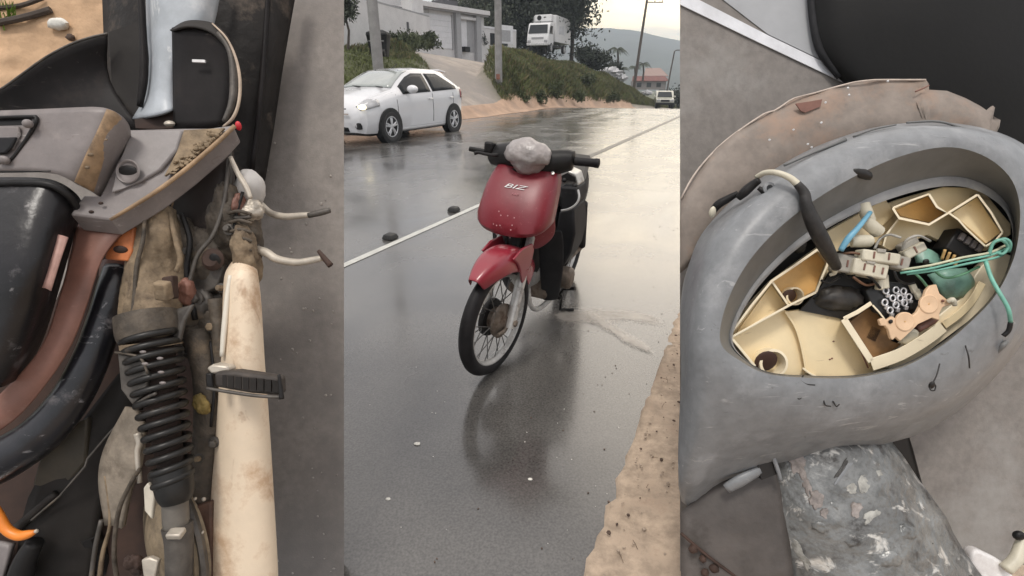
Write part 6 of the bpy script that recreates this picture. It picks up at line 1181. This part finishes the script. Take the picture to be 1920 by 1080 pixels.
# latches, grooves and a tangle of thin wires
for (px, py, a, d) in ((1640, 478, 8, 1.053), (1668, 481, 8, 1.053), (1622, 500, 12, 1.058), (1640, 504, 12, 1.058), (1656, 508, 12, 1.058), (1590, 494, 10, 1.068), (1692, 491, 14, 1.063), (1718, 468, -28, 1.088)): blk((px, py), (3, 13), d, a, m_rustbr, 'connector_groove', rb, .004, .0005)
for (px, py, a, d) in ((1654, 470, 8, 1.052), (1634, 491, 12, 1.057)): blk((px, py), (16, 7), d, a, m_cong, 'connector_latch', rb, .006, .001)
mw = [m_blk, mat('brown wire', (.16, .08, .045), .5), mat('grey wire', (.35, .34, .31), .5), mat('green wire', (.10, .24, .14), .5)]
for k, pts in enumerate(([(1570, 500), (1590, 520), (1610, 512), (1634, 522), (1650, 540)], [(1560, 490), (1575, 478), (1600, 474), (1622, 480)], [(1690, 470), (1700, 450), (1722, 442), (1744, 452)], [(1700, 500), (1724, 520), (1740, 540)], [(1676, 508), (1684, 524), (1700, 532), (1716, 530)], [(1600, 520), (1622, 534), (1640, 532)], [(1640, 466), (1650, 448), (1668, 440), (1690, 446)], [(1744, 500), (1770, 520), (1800, 516), (1836, 500)], [(1574, 520), (1556, 530), (1540, 526)])):
    tb([(x, y, 1.075 + .012 * math.sin(i * 1.7 + k), 2.4) for i, (x, y) in enumerate(pts)], 7).build('thin_wire', mw[k % 4], rb, smooth=180)
# terminal block with bright ring terminals
tb_ = sh([(1624, 545, 1.10), (1648, 526, 1.10), (1700, 530, 1.10), (1742, 548, 1.10), (1712, 590, 1.10), (1660, 592, 1.10), (1640, 585, 1.10)], .03).build('terminal_block', mat('black terminal block', (.02, .02, .02), .4, var=.4, scale=30), rb, bevel=.003)
m_pin = mat('bright tinned ring', (.68, .68, .70), .3, metal=.5, var=.1)
for px, py in ((1661, 545), (1680, 544), (1659, 567), (1674, 559), (1688, 559), (1704, 557), (1669, 582), (1680, 572), (1696, 568), (1694, 546)):
    mb = M(); q = []; n = 12; c = P(px, py, 1.094)
    for k in range(n): a = 2 * math.pi * k / n; q.append(c + RT * math.cos(a) * .006 + UP * math.sin(a) * .0068)
    mb.tube(q, .0021, 6, closed=True); mb.build('ring_terminal', m_pin, tb_, smooth=180)
    mb = M(); c = P(px + 3, py + 9, 1.096); mb.box(c, (.007, .006, .009)); mb.build('terminal_leg', m_pin, tb_, bevel=.001)
for px, py in ((1716, 540), (1724, 552)): blk((px, py), (10, 20), 1.085, -25, m_con, 'terminal_clip', tb_, .01, .002)
blk((1716, 574), (16, 12), 1.09, 0, m_void, 'dark_slot', tb_, .01, .001)
blk((1662, 528), (12, 26), 1.085, -4, m_con, 'ring_strap', tb_, .01, .002)
# copper-cream bracket plate with two screws
m_cop = mat('peach coloured bracket', (.72, .50, .32), .45, var=.08, scale=14, dirt=(.48, .33, .2), damt=.25, dscale=12)
bk = sh([(x, y, 1.065) for x, y in ((1649, 600), (1656, 596), (1662, 601), (1674, 593), (1683, 600), (1690, 590), (1712, 592), (1720, 585), (1732, 560), (1737, 544), (1744, 536), (1756, 533), (1762, 550), (1774, 560), (1784, 566), (1782, 572), (1768, 576), (1762, 588), (1762, 601), (1748, 596), (1722, 608), (1710, 620), (1695, 634), (1688, 640), (1680, 632), (1674, 638), (1670, 634), (1666, 618), (1660, 611), (1652, 611))], .008).build('bracket_plate', m_cop, rb, bevel=.0015)
for px, py in ((1742, 570), (1697, 603)):
    mb = M(); mb.lathe([(pxr(18, 1.06), .004), (pxr(18, 1.06), -.0004), (pxr(16, 1.06), -.0012), (pxr(14, 1.06), -.0004), (pxr(3, 1.06), -.0012), (.001, 0)], P(px, py, 1.064), FW, 22); mb.build('rivet', m_cop, bk, smooth=35); mb = M(); mb.ball(P(px, py, 1.0625), (.0016, .001, .0016), 8, 5); mb.build('rivet_hole', m_amb, bk)
mb = M(); mb.ball(P(1670, 603, 1.063), (.0045, .003, .005), 10, 6); mb.build('bracket_hole', m_void, bk); mb = M(); mb.ball(P(1768, 564, 1.062), (.003, .003, .003), 8, 5); mb.build('bracket_hole', m_rustbr, bk)
mb = M(); mb.lathe([(pxr(17, 1.08), .0), (pxr(18, 1.08), -.01), (pxr(14, 1.08), -.014), (.001, -.014)], P(1698, 627, 1.10), FW + UP * .5, 20); mb.build('brass_contact', m_con, rb, smooth=40)
tb([(1776, 566, 1.06, 4), (1786, 562, 1.055, 5), (1790, 572, 1.06, 4)], 8).build('clip_end', m_con, rb, smooth=180)
tb([(1720, 617, 1.09, 7), (1745, 603, 1.09, 7), (1756, 597, 1.09, 5)], 8).build('dark_spring', m_rustbr, rb, smooth=180)
# square cream box with brass plates
crm([(1594, 604), (1634, 572), (1652, 600), (1672, 640), (1690, 645), (1646, 676), (1630, 672)], 1.145, .01, mat('brown cavity', (.20, .11, .045), .5, var=.25, scale=20), 'box_floor', rb, 0)
crm([(1594, 606), (1634, 573), (1659, 604), (1620, 626)], 1.115, .006, mat('old brass', (.36, .26, .075), .4, metal=.3, var=.25, scale=20), 'brass_plate', rb, .001)
blk((1638, 626), (20, 26), 1.11, 25, m_rust_void, 'dark_tab', rb, .006, .001); mb = M(); mb.ball(P(1625, 606, 1.113), (.002, .002, .004), 8, 5); mb.build('plate_hole', m_void, rb)
rib([(1582, 598), (1608, 638), (1634, 678)], 1.16, 1.10, 13, m_crm2, 'box_wall', rb); rib([(1582, 598), (1608, 585), (1634, 568)], 1.16, 1.10, 8, m_crm2, 'box_wall', rb); rib([(1636, 572), (1648, 585), (1662, 603)], 1.15, 1.095, 3.5, m_crm2, 'box_wall', rb)
rib([(1634, 684), (1690, 664), (1740, 634), (1768, 612)], 1.16, 1.10, 24, m_crm2, 'box_wall', rb, smooth=True); rib([(1770, 610), (1800, 588), (1824, 562), (1842, 530)], 1.15, 1.11, 15, m_crm, 'box_wall', rb, smooth=True)
tb([(1586, 606, 1.098, 1.5), (1606, 642, 1.098, 1.4), (1628, 690, 1.10, 1.4)], 5).build('grime_seam', m_rustbr, rb, smooth=180)
for px, py in ((1563, 640), (1560, 672), (1582, 606), (1556, 674)): mb = M(); mb.ball(P(px, py, 1.129), (.0026, .001, .002), 8, 5); mb.build('grime_spot', m_rustbr, rb)
# torn pink sheet behind the ring
top = [(1277, 372), (1292, 342), (1312, 314), (1345, 276), (1380, 248), (1432, 214), (1452, 206), (1470, 196), (1490, 182), (1525, 174), (1558, 165), (1590, 155), (1605, 153), (1640, 149), (1690, 148), (1736, 150), (1742, 156), (1722, 166), (1712, 174), (1740, 168), (1775, 172), (1810, 182), (1838, 198), (1850, 206), (1862, 198), (1866, 200), (1862, 210), (1854, 218), (1876, 224), (1874, 236), (1858, 258)]
bot = [(1277, 512), (1300, 490), (1325, 462), (1352, 430), (1380, 402), (1430, 362), (1450, 350), (1470, 340), (1492, 328), (1528, 312), (1560, 300), (1590, 290), (1608, 284), (1640, 274), (1690, 266), (1730, 264), (1744, 264), (1740, 264), (1745, 264), (1760, 264), (1790, 266), (1815, 268), (1836, 272), (1844, 274), (1848, 274), (1850, 275), (1850, 275), (1850, 276), (1854, 276), (1856, 276), (1856, 276)]
top = [(a + 2.5 * noise.noise(Vector((a * .09, 3, 0))), b + 4 * noise.fractal(Vector((a * .05, 1, 0)), 1, 2, 4)) for a, b in top]
rows = []
for f in (0, .12, .3, .5, .7, .88, 1):
    rows.append([P(a + (c - a) * f, b + (e - b) * f, 1.215 - .035 * math.sin(math.pi * (.15 + .7 * f)) + .016 * noise.noise(Vector((i * .45, f * 2.2, 0))) + .006 * noise.noise(Vector((i * 1.3, f * 6, 4)))) for i, ((a, b), (c, e)) in enumerate(zip(top, bot))])
mb = M(); mb.grid(rows); ts = mb.build('torn_sheet', m_sheet, rb, smooth=60, solid=.005, off=1)
tb([(a, b + 1, 1.195, 1.8) for a, b in top[:16]], 6, k=2).build('torn_edge', mat('bright torn edge', (.50, .42, .36), .6, var=.2, scale=30), ts, smooth=180)
sh([(1492, 194, 1.178), (1520, 190, 1.178), (1542, 186, 1.178), (1538, 200, 1.178), (1510, 211, 1.178), (1502, 208, 1.178)], .003).build('torn_hole', m_rustbr, ts)
tb([(1716, 172, 1.18, 1.5), (1730, 166, 1.178, 1.5), (1742, 160, 1.178, 1.2)], 5).build('tear_line', m_rustbr, ts, smooth=180)
for px, py in ((1488, 243), (1443, 262), (1515, 270), (1540, 230), (1548, 192), (1590, 165), (1665, 152), (1522, 276), (1592, 178)): mb = M(); mb.ball(P(px, py, 1.172), (.003, .002, .0025), 6, 4, .4); mb.build('plastic_chip', m_white, ts)
# taped lead across the ring, with its pale sheath and scraps of wire
tb([(1418, 332, 1.04, 4.5), (1434, 324, 1.02, 5), (1456, 324, 1.0, 5.5), (1480, 333, .99, 6), (1498, 348, .985, 7)], 10).build('pale_sheath', m_con, rb, smooth=180)
tb([(1494, 344, .985, 7), (1508, 362, .985, 9), (1512, 385, .985, 11), (1526, 420, .99, 14), (1542, 452, 1.0, 14), (1556, 478, 1.02, 12), (1568, 500, 1.05, 9)], 14).build('taped_lead', mat('black tape', (.022, .020, .019), .5, var=.4, scale=40, bump=.4, bscale=90), rb, smooth=180)
tb([(1560, 492, 1.04, 5), (1566, 510, 1.06, 4), (1556, 516, 1.07, 3)], 8).build('bare_lead', m_con, rb, smooth=180)
tb([(1336, 398, 1.10, 6), (1346, 384, 1.09, 8), (1366, 372, 1.08, 7), (1384, 362, 1.07, 5)], 8).build('black_lead', m_blk, rb, smooth=180)
tb([(1384, 372, 1.06, 6), (1396, 360, 1.05, 9), (1412, 346, 1.04, 8), (1424, 338, 1.03, 6)], 8).build('black_lead', m_blk, rb, smooth=180)
mb = M(); mb.ball(P(1336, 398, 1.09), (.008, .006, .013), 10, 6, .1); mb.build('white_clip', m_con, rb, smooth=180)
mb = M(); mb.lathe([(.012, 0), (.013, -.006), (.007, -.008), (.006, 0)], P(1440, 354, 1.025), FW, 16); mb.build('screw_eye', m_cowl, rb, smooth=40)
tb([(1422, 352, 1.03, 4), (1436, 362, 1.025, 6), (1446, 366, 1.02, 4)], 8).build('black_lead', m_blk, rb, smooth=180)
tb([(1470, 310, 1.07, 2.5), (1520, 288, 1.065, 3), (1560, 272, 1.065, 3.5), (1584, 262, 1.07, 5)], 7).build('edge_crack', m_cowl2, rb, smooth=180)
tb([(1600, 256, 1.08, 2), (1640, 242, 1.08, 2), (1680, 234, 1.085, 1.6)], 6).build('edge_crack', m_cowl2, rb, smooth=180)
tb([(1700, 230, 1.09, 2), (1760, 228, 1.09, 2.2), (1815, 244, 1.09, 2.5), (1830, 252, 1.09, 4)], 6).build('edge_crack', m_cowl2, rb, smooth=180)
for px, py, s in ((1617, 326, 1.5), (1610, 322, 1)): mb = M(); mb.ball(P(px, py, 1.012), (.016 * s, .006, .006 * s), 12, 6, .3, 2, Matrix.Rotation(R(20), 3, 'Y')); mb.build('black_smear', m_void, rb, smooth=180)
# hairs and stray wires on the lower rim
m_hair = mat('fine black wire', (.02, .018, .017), .5)
for pts in ([(1810, 648, 1.02), (1816, 668, 1.01), (1818, 690, 1.02)], [(1762, 682, 1.005), (1756, 704, 1.0), (1748, 720, 1.0), (1744, 730, 1.0), (1752, 732, 1.0), (1754, 722, 1.0), (1746, 722, 1.0)], [(1468, 724, 1.005), (1486, 726, 1.0), (1500, 714, 1.0), (1506, 704, 1.01)], [(1500, 712, 1.0), (1512, 720, 1.0), (1528, 722, 1.0)], [(1490, 740, 1.0), (1498, 748, 1.0), (1506, 742, 1.0)], [(1544, 750, 1.005), (1548, 760, 1.005), (1558, 762, 1.005)], [(1562, 752, 1.005), (1568, 762, 1.005), (1574, 758, 1.005)]):
    tb([(*p, 1.3) for p in pts], 6).build('stray_wire', m_hair, rb, smooth=180)
mb = M(); mb.ball(P(1747, 722, 1.0), (.006, .004, .009), 10, 6); mb.build('wire_knot', m_void, rb)
tb([(1868, 660, 1.06, 4), (1880, 648, 1.05, 5), (1888, 640, 1.05, 3)], 6).build('rim_scuff', m_cowl2, rb, smooth=180)
# neck below the housing
m_neck = mat('scuffed silver paint', (.22, .225, .222), .3, metal=.3, var=.35, scale=20, dirt=(.055, .052, .05), damt=.44, dscale=10, bump=.8, bscale=22, drough=.5)
from mathutils.bvhtree import BVHTree
scratches(m_neck, (.66, .64, .60), .85, (10, 24, 16), .5, .57); scratches(m_neck, (.05, .048, .046), .8, (9, 20, 14), 1.4, .60)
nk = gr_([[(1440, 850, 1.22), (1490, 846, 1.17), (1560, 838, 1.14), (1630, 828, 1.17), (1662, 820, 1.23)], [(1440, 910, 1.21), (1500, 912, 1.15), (1580, 908, 1.12), (1660, 898, 1.15), (1712, 890, 1.22)], [(1450, 980, 1.20), (1520, 985, 1.13), (1610, 985, 1.10), (1700, 978, 1.13), (1765, 970, 1.21)], [(1470, 1110, 1.18), (1560, 1110, 1.11), (1660, 1110, 1.08), (1770, 1110, 1.12), (1850, 1110, 1.20)]])
for i_, v_ in enumerate(nk.v): nk.v[i_] = v_ - FW * .012 * (noise.fractal(v_ * 14, .8, 2.1, 4))
NB = BVHTree.FromPolygons(nk.v, nk.f)
nk.build('steering_neck', m_neck, rb, smooth=180, solid=.008, off=1)
m_chip1 = mat('pinkish chipped paint', (.26, .23, .215), .6, var=.35, scale=60, dirt=(.2, .17, .15), damt=.4, dscale=40); m_chip2 = mat('chipped white metal', (.33, .325, .30), .5, var=.35, scale=50, dirt=(.2, .19, .17), damt=.4, dscale=30); m_chip3 = mat('dark scuff', (.05, .048, .045), .5, var=.4, scale=40)
def neck_d(x, y):
    r = FW + (x - 960) / 935 * RT + (540 - y) / 935 * UP; h = NB.ray_cast(CAM, r.normalized()); return (h[0] - CAM).dot(FW) if h[0] is not None else 1.2
def flake(px, py, rx, ry, mt, ang=0, name='paint_chip'):
    c = []; n = 22; a0 = R(ang)
    for k in range(n):
        a = 2 * math.pi * k / n; q = 1 + .8 * noise.noise(Vector((math.cos(a) * 1.6 + px, math.sin(a) * 1.6 + py, 0))) + .35 * noise.noise(Vector((math.cos(a) * 5 + px, math.sin(a) * 5, 2))); u, v = rx * q * math.cos(a), ry * q * math.sin(a)
        x, y = px + u * math.cos(a0) - v * math.sin(a0), py + u * math.sin(a0) + v * math.cos(a0); c.append((x, y, neck_d(x, y) - .0092))
    sh(c, .012).build(name, mt, rb, smooth=60, bevel=.001)
for a in ((1496, 868, 14, 17, m_chip1), (1512, 905, 9, 24, m_chip1, -20), (1532, 938, 14, 16, m_chip1), (1546, 962, 8, 8, m_chip1), (1622, 905, 11, 24, m_chip2, 8), (1645, 880, 10, 15, m_chip2), (1598, 918, 9, 10, m_chip2), (1607, 955, 10, 16, m_chip1, 10), (1636, 968, 18, 9, m_chip2, -35), (1585, 870, 4, 26, m_chip3, 35), (1590, 876, 4, 28, m_cowl, 35), (1505, 1045, 8, 30, m_chip2, -30), (1700, 930, 6, 20, m_chip1, -20)): flake(*a)
for px, py, r in ((1540, 985, 12), (1600, 1010, 14), (1690, 1000, 16), (1660, 1050, 18), (1560, 945, 9)): mb = M(); mb.ball(P(px, py, neck_d(px, py) + .004), (pxr(r * 1.6, 1.1), .016, pxr(r * 1.2, 1.1)), 18, 10, .3, 2); mb.build('dent', m_neck, rb, smooth=180)
gr_([[(1277, 960, 1.24), (1330, 915, 1.22), (1400, 886, 1.20), (1460, 862, 1.20)], [(1277, 1010, 1.23), (1340, 985, 1.20), (1410, 960, 1.18), (1470, 945, 1.18)], [(1277, 1110, 1.22), (1350, 1110, 1.19), (1420, 1110, 1.17), (1490, 1110, 1.15)]]).build('lower_fairing', mat('brown grey fairing', (.085, .074, .068), .55, var=.25, scale=6, dirt=(.05, .042, .036), damt=.4, dscale=5, bump=.3, bscale=30), rb, smooth=180, solid=.008, off=1)
tb([(1362, 916, 1.16, 11), (1390, 900, 1.15, 13), (1425, 882, 1.15, 9)], 12, .6).build('grey_tongue', m_cowl, rb, smooth=180)
sh([(1420, 872, 1.145), (1450, 856, 1.145), (1460, 888, 1.145), (1428, 900, 1.145)], .01).build('dark_slot', m_void, rb); tb([(1450, 858, 1.14, 4), (1458, 880, 1.14, 4), (1464, 900, 1.14, 3)], 8).build('slot_edge', m_cowl, rb, smooth=180)
for px, py, r in ((1300, 1030, 9), (1318, 1048, 7), (1340, 1066, 10), (1322, 1074, 8)): mb = M(); mb.ball(P(px, py, 1.19), (pxr(r, 1.19), .008, pxr(r, 1.19)), 12, 7, .3); mb.build('rust_blister', m_rust_void, rb, smooth=180)
tb([(1277, 1000, 1.195, 3), (1330, 1045, 1.185, 3), (1385, 1085, 1.175, 3)], 7).build('fairing_seam', m_rust_void, rb, smooth=180)
mb = M(); mb.prism([P(1655, 822, 1.24), P(1698, 798, 1.24), P(1712, 842, 1.24), P(1745, 966, 1.26), P(1738, 962, 1.26)], FW * .03); mb.build('black_fin', m_void, rb)
# pale lever parts at the lower right, lying in front of the road
pl = thing('white_lever', 'bright white plastic lever end in the lower right corner below the headlight housing', 'lever', P(1870, 1070, 1.22))
sh([(1824, 1036, 1.2), (1836, 1031, 1.2), (1868, 1046, 1.2), (1894, 1062, 1.2), (1910, 1100, 1.2), (1850, 1100, 1.2), (1822, 1060, 1.2)], .03).build('lever_blade', mat('white plastic', (.78, .74, .72), .4), pl, bevel=.008, seg=3)
tb([(1885, 1068, 1.19, 11), (1905, 1048, 1.19, 11), (1915, 1018, 1.2, 9), (1930, 1000, 1.2, 9)], 12).build('lever_arm', m_con, pl, smooth=180); mb = M(); mb.ball(P(1910, 1004, 1.19), (.013, .01, .012), 14, 8); mb.build('pivot', m_blk, pl, smooth=180)
for x in (1500, 1700):
    q = P(x, 1078, 1.2); mb = M(); mb.tube([Vector((q.x, q.y, .012)), Vector((q.x, q.y, q.z + .12))], .02, 8); mb.build('stand_leg', m_blk, rb)
